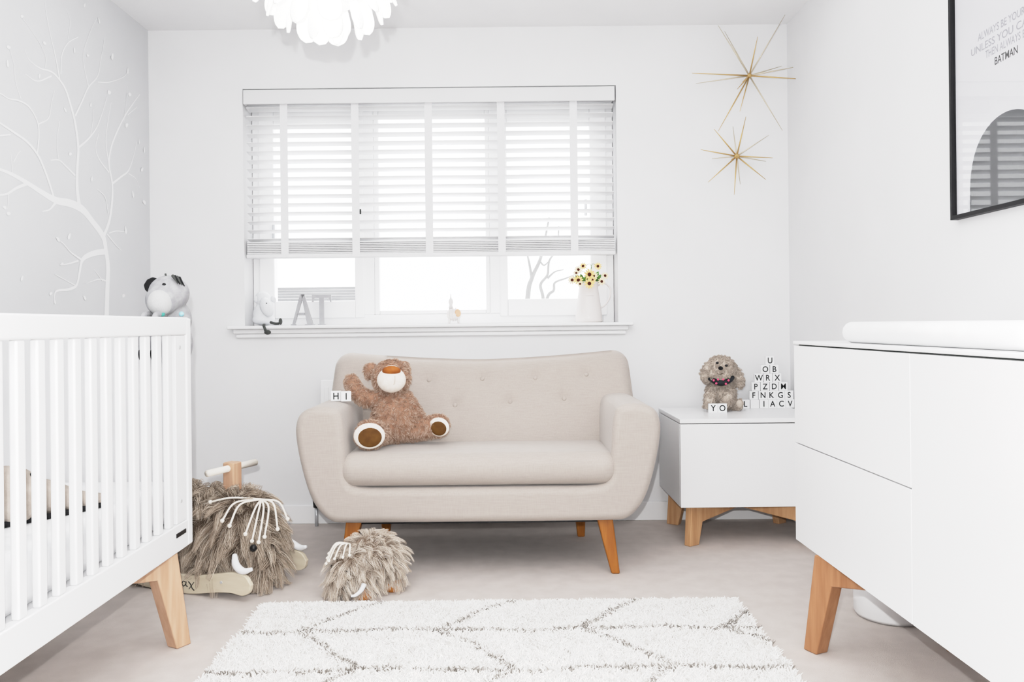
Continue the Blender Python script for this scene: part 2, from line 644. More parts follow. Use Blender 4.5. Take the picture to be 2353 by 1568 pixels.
for x, y in ((628, 530), (1346, 472)):
    q = px(x, y, YG - 0.03)
    link('window_handle', MB().box((q.x - 0.006, YG - 0.03, q.z - 0.05), (q.x + 0.006, YG - 0.017, q.z + 0.03)), 'chrome', win, bevel=0.003)

# sill with moulded apron
sx0, sx1 = px(530, 755, YW).x, px(1452, 748, YW).x
mb = MB().box((sx0, YW - 0.06, 0.934), (sx1, YW, 0.95)).box((WX0 + 0.003, YW, 0.934), (WX1 - 0.003, YG + 0.02, 0.95))
mb.box((sx0 + 0.02, YW - 0.03, 0.912), (sx1 - 0.02, YW, 0.934))
mb.box((sx0 + 0.03, YW - 0.018, 0.892), (sx1 - 0.03, YW, 0.912))
struct('trim_1', mb, 'trim_white', bevel=0.005)
SILL = 0.95

# ------------------------------------------------------------------ outside
q0, q1 = px(600, 661, 9.0), px(830, 700, 9.0)
fn = thing('garden_fence', 'pale grey boarded fence seen low through the left window pane', 'fence', (0, 9.0, 0))
mb = MB()
k = 0
z = q0.z
while z > -2.6:
    mb.box((q0.x - 1.6, 0.0 + 0.004 * (k % 2), z - 0.031), (q1.x + 0.05, 0.03 + 0.004 * (k % 2), z - 0.004))
    z -= 0.03
    k += 1
link('slat_panel', mb, 'fence', fn)
for xx in (q0.x - 1.5, q0.x - 0.2, q1.x + 0.02):
    link('post', MB().box((xx - 0.05, 0.04, -2.6), (xx + 0.05, 0.14, q0.z)), 'fence', fn)
mb = MB()
def br(pts, r0, r1, Y):
    P = spline([px(x, y, Y) for x, y in pts], 5)
    mb.tube(P, list(np.linspace(r0, r1, len(P))), 6)
YT = 8.0
br([(1185, 1400), (1200, 900), (1212, 690), (1222, 640), (1240, 600), (1250, 560), (1262, 500)], 0.036, 0.008, YT)
br([(1222, 640), (1215, 600), (1205, 560)], 0.016, 0.006, YT)
br([(1195, 1000), (1240, 760), (1248, 690), (1242, 655), (1258, 632), (1262, 600), (1280, 570), (1284, 520)], 0.022, 0.006, YT)
br([(1258, 640), (1275, 625), (1295, 620)], 0.012, 0.004, YT)
br([(1240, 800), (1256, 690), (1272, 668), (1275, 650), (1300, 640), (1320, 632)], 0.02, 0.005, YT)
br([(1240, 600), (1250, 610), (1262, 600)], 0.01, 0.005, YT)
tag(link('garden_tree', mb, 'bark', smooth=True), 'faint bare branched tree outside the right window pane', 'tree')

# ------------------------------------------------------------------ blind
YB = YW + 0.03
bl = thing('venetian_blind', 'white wooden slatted venetian blind half lowered over the window', 'blind', (0, YB, 0))
bx0, bx1 = WX0 + 0.006, WX1 - 0.008
vz1 = 2.083
vz0 = px(985, 236, YW - 0.005).z
link('headrail', MB().box((bx0 + 0.005, 0.0, vz0 + 0.01), (bx1 - 0.005, 0.05, vz1)), 'blind', bl)
link('valance', MB().box((bx0, -0.045, vz0), (bx1, -0.03, vz1 - 0.004)).box((bx0, -0.03, vz0), (bx0 + 0.01, 0.0, vz1 - 0.004)), 'blind', bl, bevel=0.004)
ztop, zbot = px(985, 247, YB).z, px(985, 548, YB).z
NS = 16
mb = MB()
for i in range(NS):
    zc = ztop + (zbot - ztop) * i / (NS - 1)
    m4 = Matrix.Translation((0, 0.012, zc)) @ Matrix.Rotation(R(-11), 4, 'X')
    mb.box((bx0 + 0.004, -0.025, -0.0014), (bx1 - 0.004, 0.025, 0.0014), m4)
link('slats', mb, 'blind', bl)
zr = px(985, 586, YB).z
mb = MB()
for i in range(7):
    zc = zr + 0.012 + 0.0085 * i
    mb.box((bx0 + 0.004, -0.014, zc), (bx1 - 0.004, 0.037, zc + 0.006))
link('stacked_slats', mb, 'blind', bl)
link('bottom_rail', MB().box((bx0, -0.016, zr - 0.008), (bx1, 0.04, zr + 0.011)), 'blind', bl, bevel=0.004)
for x in (655, 818, 986, 1152, 1318):
    xx = px(x, 400, YB).x
    link('ladder_tape', MB().box((xx - 0.018, -0.0175, zr - 0.006), (xx + 0.018, -0.0162, vz0 + 0.012)), 'tape', bl)
q = px(830, 488, YB)
link('cord_tassel', MB().tube([(q.x, -0.022, q.z + 0.012), (q.x, -0.022, q.z - 0.012)], 0.004, 8), 'dark_grey', bl)

# ------------------------------------------------------------------ radiator behind sofa
rd = thing('radiator', 'white panel radiator under the window behind the sofa', 'radiator', (0, YW - 0.09, 0))
rx0, rx1, rz0, rz1 = -0.868, 0.22, 0.12, 0.69
mb = MB().box((rx0, 0, rz0), (rx1, 0.012, rz1))
for i in range(30):
    x = rx0 + 0.03 + i * (rx1 - rx0 - 0.06) / 29
    mb.box((x - 0.01, -0.006, rz0 + 0.03), (x + 0.01, 0.001, rz1 - 0.03))
link('panel', mb, 'trim_white', rd, bevel=0.004)
link('top_grille', MB().box((rx0, 0.0125, rz1 - 0.01), (rx1, 0.06, rz1 + 0.002)), 'trim_white', rd)
link('bracket', MB().box((rx0 + 0.1, 0.013, 0.3), (rx0 + 0.13, 0.088, 0.5)), 'trim_white', rd)
link('bracket', MB().box((rx1 - 0.13, 0.013, 0.3), (rx1 - 0.1, 0.088, 0.5)), 'trim_white', rd)
vx = px(727, 1150, YW - 0.06).x
link('valve', MB().lathe([(0.004, 0.085), (0.015, 0.09), (0.017, 0.125), (0.012, 0.145), (0.003, 0.15)], (vx, 0.03, 0), 16), 'black', rd, smooth=True)
link('pipe', MB().tube([(vx, 0.03, 0.0), (vx, 0.03, 0.09)], 0.0085, 12), 'chrome', rd, smooth=True)
link('pipe', MB().tube([(vx + 0.01, 0.03, 0.135), (rx0 + 0.02, 0.03, 0.135)], 0.008, 10), 'trim_white', rd)

# ------------------------------------------------------------------ splayed diagonal leg (cot, dresser, bedside)
def splayed_leg(h, foot, top, arm, arm_h, thick, corner, direc, name, m, parent, lean=0.03, drop=0.0):
    """A planar timber leg with an arm running along `direc` towards the middle."""
    d = Vector((direc[0], direc[1], 0)).normalized()
    n = Vector((-d.y, d.x, 0))
    c = Vector((corner[0], corner[1], 0))
    poly = [(0, 0), (foot, 0), (lean + top, h - arm_h), (lean + top + arm, h - arm_h * 0.35 + drop), (lean + top + arm, h), (lean, h)]
    f = lambda a, b, t: c + d * a + n * t + Vector((0, 0, b))
    return link(name, MB().prism(poly, -thick / 2, thick / 2, f), m, parent, bevel=0.004)


# ------------------------------------------------------------------ COT
cx0, cx1, cy0, cy1, cz0, cz1 = XL + 0.012, -0.96, 1.04, 2.527, 0.286, 0.974
ct = thing('cot', 'white slatted baby cot with pale wooden legs', 'cot', (0, 0, 0))
FT = 0.022  # bar thickness
for nm, x0, x1 in (('front', cx1 - 0.026, cx1), ('back', cx0, cx0 + 0.026)):
    link('top_rail', MB().box((x0, cy0 + 0.036, 0.921), (x1, cy1 - 0.012, cz1)), 'crib_white', ct, bevel=0.005)
    br_ = link('bottom_rail', MB().box((x0, cy0 + 0.036, cz0), (x1, cy1 - 0.036, 0.366)), 'crib_white', ct, bevel=0.004)
    for ya, yb in ((cy1 - 0.036 - 0.075, cy1 - 0.0365), (cy0 + 0.0365, cy0 + 0.036 + 0.075)):
        po = link('side_post', MB().box((x0 + 0.004, ya, 0.3662), (x1 - 0.003, yb, 0.9208)), 'crib_white', ct, bevel=0.003)
        if nm == 'front':
            for z in (0.885, 0.43):
                link('screw', MB().lathe([(0.0, 0), (0.006, 0), (0.006, 0.002), (0, 0.002)], (0, 0, 0), 12,
                     Matrix.Translation((x1 - 0.003, ya + 0.03, z)) @ Matrix.Rotation(R(90), 4, 'Y')), 'screw', po)
    y = 2.38
    first = None
    while y > cy0 + 0.13:
        if first is None or nm == 'back':
            if first is None:
                g = MB().box((-0.009, -0.0155, 0.3655), (0.009, 0.0155, 0.9215))
                first = link('bar', g, 'crib_white', ct, bevel=0.005, seg=3)
                first.location = ((x0 + x1) / 2, y, 0)
        if abs(first.location.y - y) > 1e-4 or nm == 'never':
            o = first.copy()
            COL.objects.link(o)
            o.parent = ct
            o.location = ((x0 + x1) / 2, y, 0)
        y -= 0.0733
for ya, yb in ((cy1 - 0.0355, cy1), (cy0, cy0 + 0.0355)):
    link('end_panel', MB().box((cx0, ya, cz0), (cx1 + 0.001, yb, cz1 - 0.002)), 'crib_white', ct, bevel=0.006, seg=3)
link('mattress_base', MB().box((cx0 + 0.03, cy0 + 0.04, 0.33), (cx1 - 0.03, cy1 - 0.04, 0.36)), 'crib_white', ct)
q = side(416, 1226, cx1)
mb = MB().box((cx1 - 0.0005, q.y - 0.035, q.z - 0.006), (cx1 + 0.002, q.y + 0.035, q.z + 0.006))
link('name_plate', mb, 'black', ct)
for sx, X in ((1, cx1 - 0.03), (-1, cx0 + 0.03)):
    for sy, Y in ((1, cy1 - 0.07), (-1, cy1 - 0.07 - 1.33)):
        splayed_leg(0.287, 0.05, 0.068, 0.26, 0.07, 0.045, (X + sx * 0.026, Y + sy * 0.02), (-sx * 0.5, -sy * 0.87), 'leg', 'beech', ct, lean=0.045)
mt = link('cot_mattress', MB().box((cx0 + 0.03, cy0 + 0.05, 0.3605), (cx1 - 0.034, cy1 - 0.045, 0.487)), 'sheet', None, bevel=0.03, seg=4)
tag(mt, 'white cot mattress with pale grey patterned sheet inside the cot', 'mattress')
# long plush animal lying on the mattress
pl = thing('plush_animal', 'long beige plush animal lying on the cot mattress', 'soft toy', (-1.2, 1.93, 0.487))
me = blob([('t', [(-0.16, -0.16, 0.055), (-0.03, -0.03, 0.06), (0.07, 0.07, 0.05), (0.12, 0.13, 0.03), (0.165, 0.185, 0.02)], [0.05, 0.058, 0.045, 0.026, 0.016]),
           ('e', (0.0, 0.04, 0.095), (0.07, 0.06, 0.035)), ('e', (0.045, 0.0, 0.03), (0.05, 0.04, 0.03))], 0.006, 4)
link('body', me, 'plush_beige', pl)
link('nose', MB().ell((0.068, 0.05, 0.105), 0.009), 'black_felt', pl, smooth=True)
mb = MB().tube(spline([Vector(p) for p in ((-0.13, -0.18, 0.062), (0.0, -0.075, 0.064), (0.05, -0.005, 0.066), (0.075, 0.04, 0.078))], 5), 0.006, 8)
link('dark_band', mb, 'black_felt', pl, smooth=True)
mb = MB().tube(spline([Vector(p) for p in ((-0.1, -0.19, 0.008), (0.03, -0.06, 0.008), (0.12, 0.08, 0.007), (0.17, 0.17, 0.007))], 5), 0.007, 8)
link('dark_band', mb, 'black_felt', pl, smooth=True)

# grey plush donkey hung over the cot's far end
dk = thing('plush_donkey', 'grey plush donkey with black ear peeping over the far end of the white cot', 'soft toy', (0, 0, 0))
YD = cy1 + 0.055
def dp(x, y, dy=0.0): return px(x, y, YD + dy)
sD = YD / F
me = blob([('e', dp(388, 675), (46 * sD, 0.055, 42 * sD)), ('e', dp(372, 690, -0.035), (36 * sD, 0.045, 36 * sD), Euler((0, 0, 0.3))),
           ('e', dp(398, 735, 0.03), (42 * sD, 0.05, 48 * sD)), ('e', dp(402, 790, 0.05), (40 * sD, 0.055, 60 * sD))], 0.005, 6)
link('body', me, 'donkey', dk)
link('muzzle', blob([('e', dp(368, 695, -0.055), (27 * sD, 0.038, 30 * sD))], 0.004, 2), 'donkey_light', dk)
for (x0, w) in ((362, 11), (388, 11)):
    a = Vector((dp(x0, 700).x, cy1 + 0.03, cz1 + 0.0105))
    lg = link('leg', MB().tube(spline([a, Vector((a.x, cy1 - 0.01, cz1 + 0.0115)), Vector((a.x, cy1 - 0.05, cz1 + 0.001)), Vector((a.x + 0.004, cy1 - 0.064, 0.9)), Vector((a.x + 0.006, cy1 - 0.064, 0.855))], 5),
              [0.0085] * 12 + [0.012] * 9, 10), 'donkey', dk, smooth=True)
    link('hoof', MB().ell((a.x + 0.006, cy1 - 0.0645, 0.866), (0.014, 0.0145, 0.026)), 'black_felt', lg, smooth=True)
ear = [(362, 640), (350, 637), (338, 643), (330, 655), (333, 666), (341, 674), (349, 663), (357, 652)]
mb = MB().prism([(p[0], p[1]) for p in ear], -0.01, 0.012, lambda a, b, d: px(a, b, YD + d))
link('ear', mb, 'black_felt', dk, bevel=0.004)
for x, y in ((377, 654), (357, 663)):
    link('eye', MB().ell(dp(x, y, -0.048 if x > 370 else -0.055), (0.006, 0.005, 0.0045)), 'black', dk, smooth=True)
for i, x in enumerate((400, 405, 410, 415)):
    P = [dp(x - 3, 634 + i * 1.5, -0.03), dp(x + 2, 641 + i * 2, -0.042), dp(x + 9, 652 + i * 2, -0.042)]
    link('mane_tuft', MB().tube(spline(P, 4), list(np.linspace(0.005, 0.0015, 9)), 8), 'black_felt' if i % 2 else 'dark_grey', dk, smooth=True)
link('forelock', MB().tube([dp(383, 640, -0.01), dp(380, 629, -0.01)], [0.004, 0.003], 8), 'dark_grey', dk, smooth=True)
link('bead', MB().ell(dp(373, 722, -0.066), 0.008), 'teal', dk, smooth=True)
link('bead', MB().ell(dp(417, 722, -0.04), 0.008), 'lt_blue', dk, smooth=True)

# ------------------------------------------------------------------ wall decal
def wallpt(cx, cy):
    s = side(cx * 600 / 1271, cy * 600 / 1271, XL)
    return s
BR = [
 [(518,1545,40),(522,1400,36),(525,1300,34),(515,1220,32),(500,1150,34),(450,1080,32),(400,1020,36),(340,990,34),(270,975,30),(200,935,24),(130,890,20),(60,850,16),(0,825,12),(-60,800,10),(-140,790,6)],
 [(500,1160,20),(530,1080,18),(545,980,16),(545,890,14),(530,800,12),(540,720,10),(570,640,9),(610,560,7),(650,500,5),(680,460,3)],
 [(530,800,8),(515,700,7),(520,620,5),(540,500,3)],
 [(545,895,10),(590,860,8),(625,830,7),(650,760,5),(665,690,3)],
 [(530,840,7),(485,780,6),(465,720,5),(480,650,3)],
 [(625,845,5),(660,870,4),(680,915,3)],
 [(385,1000,28),(375,920,24),(375,820,20),(380,720,18),(365,600,16),(345,520,14),(320,440,12),(290,390,10),(250,350,8),(190,330,6),(140,290,4),(120,240,3)],
 [(290,390,9),(270,280,7),(240,150,5),(220,40,3),(215,-10,2)],
 [(295,360,7),(300,270,6),(330,210,4),(380,180,3)],
 [(250,370,7),(180,395,5),(120,360,3)],
 [(365,565,10),(400,490,8),(430,425,7),(475,370,6),(490,290,4),(510,180,3)],
 [(430,420,6),(410,330,5),(405,260,4),(440,150,3),(470,90,2)],
 [(380,720,10),(430,675,8),(470,620,6),(500,540,5),(520,470,3)],
 [(440,660,5),(450,600,4),(455,530,3)],
 [(365,855,9),(320,810,8),(285,780,6),(245,780,4)],
 [(285,780,5),(275,690,4),(290,590,3)],
 [(475,400,5),(530,400,4),(600,375,3),(625,340,2)],
 [(220,330,5),(220,270,4),(180,190,3),(110,90,2)],
 [(330,190,4),(340,100,3),(320,40,2)],
 [(260,960,14),(235,880,14),(205,800,13),(180,750,13),(130,690,12),(60,640,10),(0,600,8),(-50,560,6),(-120,540,4)],
 [(180,750,9),(188,660,9),(180,590,8),(140,520,8),(90,490,7),(40,480,6),(0,455,5),(-50,440,3)],
 [(185,605,6),(235,575,5),(250,500,4),(265,440,3)],
 [(100,480,5),(75,400,4),(65,310,3),(40,220,2)],
 [(50,655,7),(0,660,6),(-60,665,5)],
 [(130,895,14),(80,915,12),(30,945,9),(-20,950,7),(-80,970,4)],
 [(40,945,5),(38,980,4),(35,1020,3)],
 [(60,850,5),(55,790,4),(50,740,2)], [(65,790,4),(85,750,3),(100,735,2)],
 [(270,985,14),(240,1020,7),(205,1030,4)],
 [(510,1225,26),(450,1235,24),(400,1265,20),(385,1330,16),(370,1390,13),(330,1410,11),(270,1420,8),(262,1475,5)],
 [(395,1265,10),(345,1230,7),(310,1190,5),(280,1165,3)],
 [(380,1270,8),(330,1285,6),(290,1290,4)],
 [(365,1390,5),(310,1360,4),(265,1335,3)],
 [(520,1370,6),(480,1360,5),(420,1380,3)], [(500,1370,5),(470,1330,4),(455,1310,2)],
 [(520,1140,7),(560,1190,5),(590,1220,3)], [(530,1135,5),(565,1125,4),(610,1130,3)],
 [(525,1040,6),(510,960,5),(470,920,3)],
 [(620,560,4),(655,530,3),(665,520,2)], [(600,600,4),(610,520,3),(620,420,2)],
]
mb = MB()
for bi, b in enumerate(BR):
    P = spline([Vector(p) for p in b], 6)
    vs, fs = [], []
    off = 0.0008 + 0.00002 * bi
    pw = [(wallpt(p.x, p.y), p.z) for p in P]
    for i, (w, wd) in enumerate(pw):
        t = pw[min(i + 1, len(pw) - 1)][0] - pw[max(i - 1, 0)][0]
        n = Vector((0, -t.z, t.y)).normalized()
        hw = wd * 1.12 * 600 / 1271 * w.y / F / 2
        for sg in (1, -1):
            q = w + n * hw * sg
            vs.append((XL + off, q.y, q.z))
    for i in range(len(pw) - 1):
        fs.append((2 * i, 2 * i + 1, 2 * i + 3, 2 * i + 2))
    mb.add(vs, fs)
td = thing('wall_decal', 'white vinyl bare tree decal on the pale grey wall', 'wall decal', (0, 0, 0))
link('branches', mb, 'decal', td)
LV = [(410,25),(105,80),(480,100),(40,230),(35,310),(545,275),(425,270),(360,245),(215,210),(620,345),(630,460),(530,450),(440,510),(315,535),(340,750),(690,825),(645,945),(700,985),(675,690),(445,870),(20,1010),(40,1040),(280,1165),(335,1150),(300,1285),(245,1430),(105,1355),(410,1450),(615,610),(610,1120),(265,1470),(190,370),(700,730),(600,1440)]
mb = MB()
for i, (x, y) in enumerate(LV):
    c = wallpt(x, y)
    r_ = (9 + (i * 7) % 6) * 600 / 1271 * c.y / F
    a = random.uniform(0, PI)
    vs = []
    for j in range(10):
        t = 2 * PI * j / 10
        e = Vector((math.cos(t) * r_ * 1.4, math.sin(t) * r_ * 0.7 * (1 - 0.3 * math.cos(t))))
        vs.append((XL + 0.002, c.y + e.x * math.cos(a) - e.y * math.sin(a), c.z + e.x * math.sin(a) + e.y * math.cos(a)))
    mb.add(vs, [tuple(range(10))])
link('leaves', mb, 'decal', td)

# ------------------------------------------------------------------ PENDANT LAMP
YLp = 2.18
lc = px(747, -95, YLp)
LR = 0.222
lp = thing('pendant_lamp', 'white petal shade pendant lamp lit from within under the ceiling', 'lamp', (lc.x, lc.y, 0))
link('ceiling_rose', MB().lathe([(0.0, ZC), (0.05, ZC), (0.05, ZC - 0.02), (0.02, ZC - 0.035), (0.0, ZC - 0.035)], (0, 0, 0), 24), 'trim_white', lp, smooth=True)
link('cord', MB().tube([(0, 0, ZC - 0.03), (0, 0, lc.z + 0.05)], 0.003, 8), 'trim_white', lp)
link('inner_globe', MB().ell((0, 0, lc.z), (LR * 0.62,) * 3), 'petal_lamp', lp, smooth=True)
def petal(th, az, rad, half, Ln=0.115, nL=20, nW=8):
    """A rounded tongue hanging from an inner ring, its tip on the sphere of the shade."""
    tip = Vector((rad * math.sin(th), 0, -rad * math.cos(th)))
    ph_ = th * 0.62
    d = Vector((math.sin(ph_), 0, -math.cos(ph_)))
    nn = Vector((math.cos(ph_), 0, math.sin(ph_)))
    vs, fs = [], []
    for i in range(nL + 1):
        t = i / nL
        e = max(0.0, (t - 0.68) / 0.32)
        w = half * (0.7 + 0.3 * min(1, t * 1.6)) * math.sqrt(max(0.0, 1 - e * e))
        for j in range(nW + 1):
            s = -1 + 2 * j / nW
            c = tip - d * (Ln * (1 - t)) + nn * (0.05 * t * (1 - t) - 0.007 * s * s * (w / half)) + Vector((0, s * w, 0))
            c.rotate(Euler((0, 0, az)))
            vs.append(c + Vector((0, 0, lc.z)))
    for i in range(nL):
        for j in range(nW):
            a = i * (nW + 1) + j
            fs.append((a, a + 1, a + nW + 2, a + nW + 1))
    return MB().add(vs, fs)
for tier, (th, n, half, ph) in enumerate(((9.5, 4, 0.031, PI / 4 - 0.08), (27, 7, 0.032, 0.55), (43, 10, 0.033, 0.25), (58, 12, 0.034, 0.1), (74, 14, 0.035, 0.3), (92, 14, 0.036, 0.1), (112, 13, 0.037, 0.3))):
    for k in range(n):
        o = link('petal', petal(R(th), ph + 2 * PI * k / n, LR, half), 'petal_lamp', lp, smooth=True)
        so = o.modifiers.new('solid', 'SOLIDIFY')
        so.thickness = 0.0015

# ------------------------------------------------------------------ SUNBURSTS
def sunburst(c, Yc, tips, label, sc):
    C0 = px(c[0], c[1], Yc)
    t = thing('sunburst_ornament', label, 'wall ornament', C0, 0, 'gold sunburst wall ornaments')
    link('hub', MB().ell((0, 0, 0), 0.011 * sc), 'gold', t, smooth=True)
    link('mount', MB().tube([(0, 0.006, 0), (0, YW - Yc, 0)], 0.004, 8), 'gold', t)
    for x, y, dy, m in tips:
        P = px(x, y, Yc + dy) - C0
        link('spike', MB().tube([P * 0.02, P * 0.5, P], [0.0036, 0.0028, 0.0010], 6), m, t, smooth=True)
g, p_ = 'gold', 'gold_pale'
sunburst((1722, 174), YW - 0.10, [(1804, 34, -0.05, p_), (1650, 58, -0.02, p_), (1665, 72, 0.08, p_), (1741, 84, -0.1, g), (1590, 168, -0.03, g), (1599, 192, 0.07, p_), (1873, 184, -0.02, g),
         (1843, 151, 0.02, p_), (1796, 152, 0.085, p_), (1798, 300, -0.02, p_), (1650, 302, -0.02, g), (1700, 256, -0.09, g), (1694, 205, 0.085, g), (1722, 174, -0.14, g)],
         'larger gold sunburst wall ornament with long spikes, upper one in the corner', 1.0)
sunburst((1693, 359), YW - 0.08, [(1641, 297, -0.03, g), (1684, 291, 0.05, p_), (1714, 268, -0.03, g), (1766, 311, -0.02, p_), (1610, 344, -0.02, g), (1776, 363, -0.03, g), (1760, 371, 0.06, p_),
         (1627, 419, -0.03, g), (1760, 413, -0.02, g), (1687, 448, -0.03, g), (1701, 424, 0.06, p_), (1636, 365, 0.06, p_), (1693, 359, -0.1, g)],
         'smaller gold sunburst wall ornament hanging below the larger one', 1.15)

# ------------------------------------------------------------------ POSTER
PX = XR - 0.002
pf = thing('framed_poster', 'black framed poster with quotation lettering above the white dresser', 'poster', (PX, 0, 0))
py1, py0, pz0, pz1 = 2.487, 1.965, 1.242, 1.962
fwid = 0.012
mb = MB()
mb.box((-0.022, py1 - fwid, pz0), (0, py1, pz1)).box((-0.022, py0, pz0), (0, py0 + fwid, pz1))
mb.box((-0.022, py0 + fwid, pz0), (0, py1 - fwid, pz0 + fwid)).box((-0.022, py0 + fwid, pz1 - fwid), (0, py1 - fwid, pz1))
link('frame', mb, 'black_frame', pf)
pp = link('print', MB().box((-0.008, py0 + fwid, pz0 + fwid), (-0.002, py1 - fwid, pz1 - fwid)), 'paper', pf)
link('glass_pane', MB().box((-0.0145, py0 + fwid, pz0 + fwid), (-0.0125, py1 - fwid, pz1 - fwid)), 'glass_poster', pf)
pc = (py0 + py1) / 2
for s, z, w, m in (('ALWAYS BE YOURSELF', 1.744, 0.262, 'ink_pale'), ('UNLESS YOU CAN BE', 1.712, 0.33, 'ink_pale'), ('THEN ALWAYS BE', 1.684, 0.19, 'ink_pale'), ('BATMAN', 1.652, 0.102, 'ink')):
    me = text_mesh(s, 0.03, bold=0.0004)
    xs = [v.co.x for v in me.vertices]
    k = w / (max(xs) - min(xs))
    xc = (max(xs) + min(xs)) / 2
    me.transform(Matrix.Diagonal((k, 1.0, 1, 1)) @ Matrix.Translation((-xc, 0, 0)))
    # local x of the text runs towards -Y (reading left to right for a viewer inside the room)
    me.transform(Matrix(((0, 0, -1, -0.0084), (-1, 0, 0, pc), (0, 1, 0, z), (0, 0, 0, 1))))
    link('lettering', me, m, pp)
hill = [(2.405, pz0 + fwid)]
for i in range(25):
    a = PI * i / 24
    hill.append((pc + 0.18 * math.cos(a) * (1.0), pz0 + 0.03 + 0.23 * math.sin(a) ** 0.7))
hill.append((2.047, pz0 + fwid))
link('rounded_shape', MB().prism(hill, -0.0083, -0.0079, lambda a, b, d: (d, a, b)), 'poster_dark', pp)

# ------------------------------------------------------------------ SOFA
sc_x = -0.104
sf = thing('sofa', 'small oatmeal fabric two seater sofa with buttoned back and wooden legs', 'sofa', (sc_x, 0, 0))
half = [(0.0, 0.205), (0.30, 0.205), (0.50, 0.206), (0.549, 0.212), (0.588, 0.24), (0.622, 0.29), (0.648, 0.36), (0.668, 0.44), (0.680, 0.51), (0.683, 0.565), (0.668, 0.612), (0.63, 0.637), (0.58, 0.643), (0.53, 0.634), (0.511, 0.605),
        (0.502, 0.545), (0.497, 0.46), (0.486, 0.37), (0.44, 0.338), (0.25, 0.335), (0.0, 0.335)]
P = spline([Vector((a, b)) for a, b in half], 4)
outl = [(p.x, p.y) for p in P] + [(-p.x, p.y) for p in reversed(P)]
clean = []
for p in outl:
    if not clean or (abs(p[0] - clean[-1][0]) + abs(p[1] - clean[-1][1])) > 1e-4:
        clean.append(p)
if abs(clean[0][0] - clean[-1][0]) + abs(clean[0][1] - clean[-1][1]) < 1e-4:
    clean.pop()
SY0, SY1 = 3.075, 3.74
fr = link('base_and_arms', MB().prism(clean, SY0, SY1, lambda a, b, d: (a, d, b)), 'sofa', sf, bevel=0.05, seg=6, angle=55)
# backrest: grid surface with button dimples
bf0, bf1 = Vector((0, 3.43, 0.34)), Vector((0, 3.635, 0.80))
tilt = math.atan2(bf1.y - bf0.y, bf1.z - bf0.z)
def top_z(a):   # a in -1..1
    return 0.790 + 0.040 * min(1, abs(a)) ** 1.6
btn = [(985, 874), (1108, 871), (1230, 869), (1348, 861), (1045, 932), (1172, 924), (1297, 917)]
def front_y(z): return bf0.y + (z - bf0.z) * (bf1.y - bf0.y) / (bf1.z - bf0.z)
bw = []
for x, y in btn:
    Y = 3.55
    for _ in range(6):
        q = px(x, y, Y)
        Y = front_y(q.z)
    q = px(x, y, Y)
    bw.append((q.x - sc_x, q.z))
NU, NV = 110, 44
def back_pt(i, j, sgn):
    a = -1 + 2 * i / NU
    b = j / NV
    hw = 0.668 - 0.02 * b ** 2
    zt = top_z(a)
    r_ = 0.07
    # squash parameters into a rounded outline
    x = a * hw
    z = 0.34 + (zt - 0.34) * b
    dx = hw - abs(x)
    dz = zt - z
    if dx < r_ and dz < r_:
        k = max(r_ - dx, r_ - dz)
        v = Vector((r_ - dx, r_ - dz))
        if v.length > 1e-9:
            v = v * (k / v.length)
        x = math.copysign(hw - r_ + v.x, x)
        z = zt - r_ + v.y
        dx, dz = hw - abs(x), zt - z
        e = r_ - (Vector((r_ - dx, r_ - dz)).length)
    else:
        e = min(dx, dz)
    e = min(e, z - 0.30)
    R0 = 0.055
    th = 0.065
    prof = th * math.sqrt(max(0, 1 - (1 - min(1, e / R0)) ** 2)) if e < R0 else th
    d = sgn * prof
    if sgn < 0:
        for bx, bz in bw:
            rr = math.hypot(x - bx, z - bz)
            d += 0.013 * math.exp(-(rr / 0.026) ** 2) + 0.004 * math.exp(-(rr / 0.07) ** 2)
    y = front_y(z) + th + d
    return (x, y, z)
vs, fs = [], []
for sgn in (-1, 1):
    for j in range(NV + 1):
        for i in range(NU + 1):
            vs.append(back_pt(i, j, sgn))
W1 = NU + 1
N1 = W1 * (NV + 1)
for s_ in (0, 1):
    for j in range(NV):
        for i in range(NU):
            a = s_ * N1 + j * W1 + i
            fs.append((a, a + 1, a + W1 + 1, a + W1) if s_ == 0 else (a, a + W1, a + W1 + 1, a + 1))
edge = [j * W1 for j in range(NV + 1)] + [NV * W1 + i for i in range(1, W1)] + [j * W1 + NU for j in range(NV - 1, -1, -1)]
for a, b in zip(edge, edge[1:]):
    fs.append((a, b, b + N1, a + N1))
bm_ = MB().add(vs, fs)
bk = link('backrest', bm_, 'sofa', sf, smooth=True)
for bx, bz in bw:
    link('button', MB().ell((bx, front_y(bz) + 0.0145, bz), (0.010, 0.005, 0.010), Euler((-tilt, 0, 0)), 16, 8), 'sofa', bk, smooth=True)
sw, sd0, sd1, sz0, sz1 = 0.528, 3.068, 3.47, 0.338, 0.462
cs = link('seat_cushion', MB().box((-sw + 0.0, sd0, sz0), (sw, sd1, sz1)), 'sofa', sf, bevel=0.058, seg=8, angle=30)
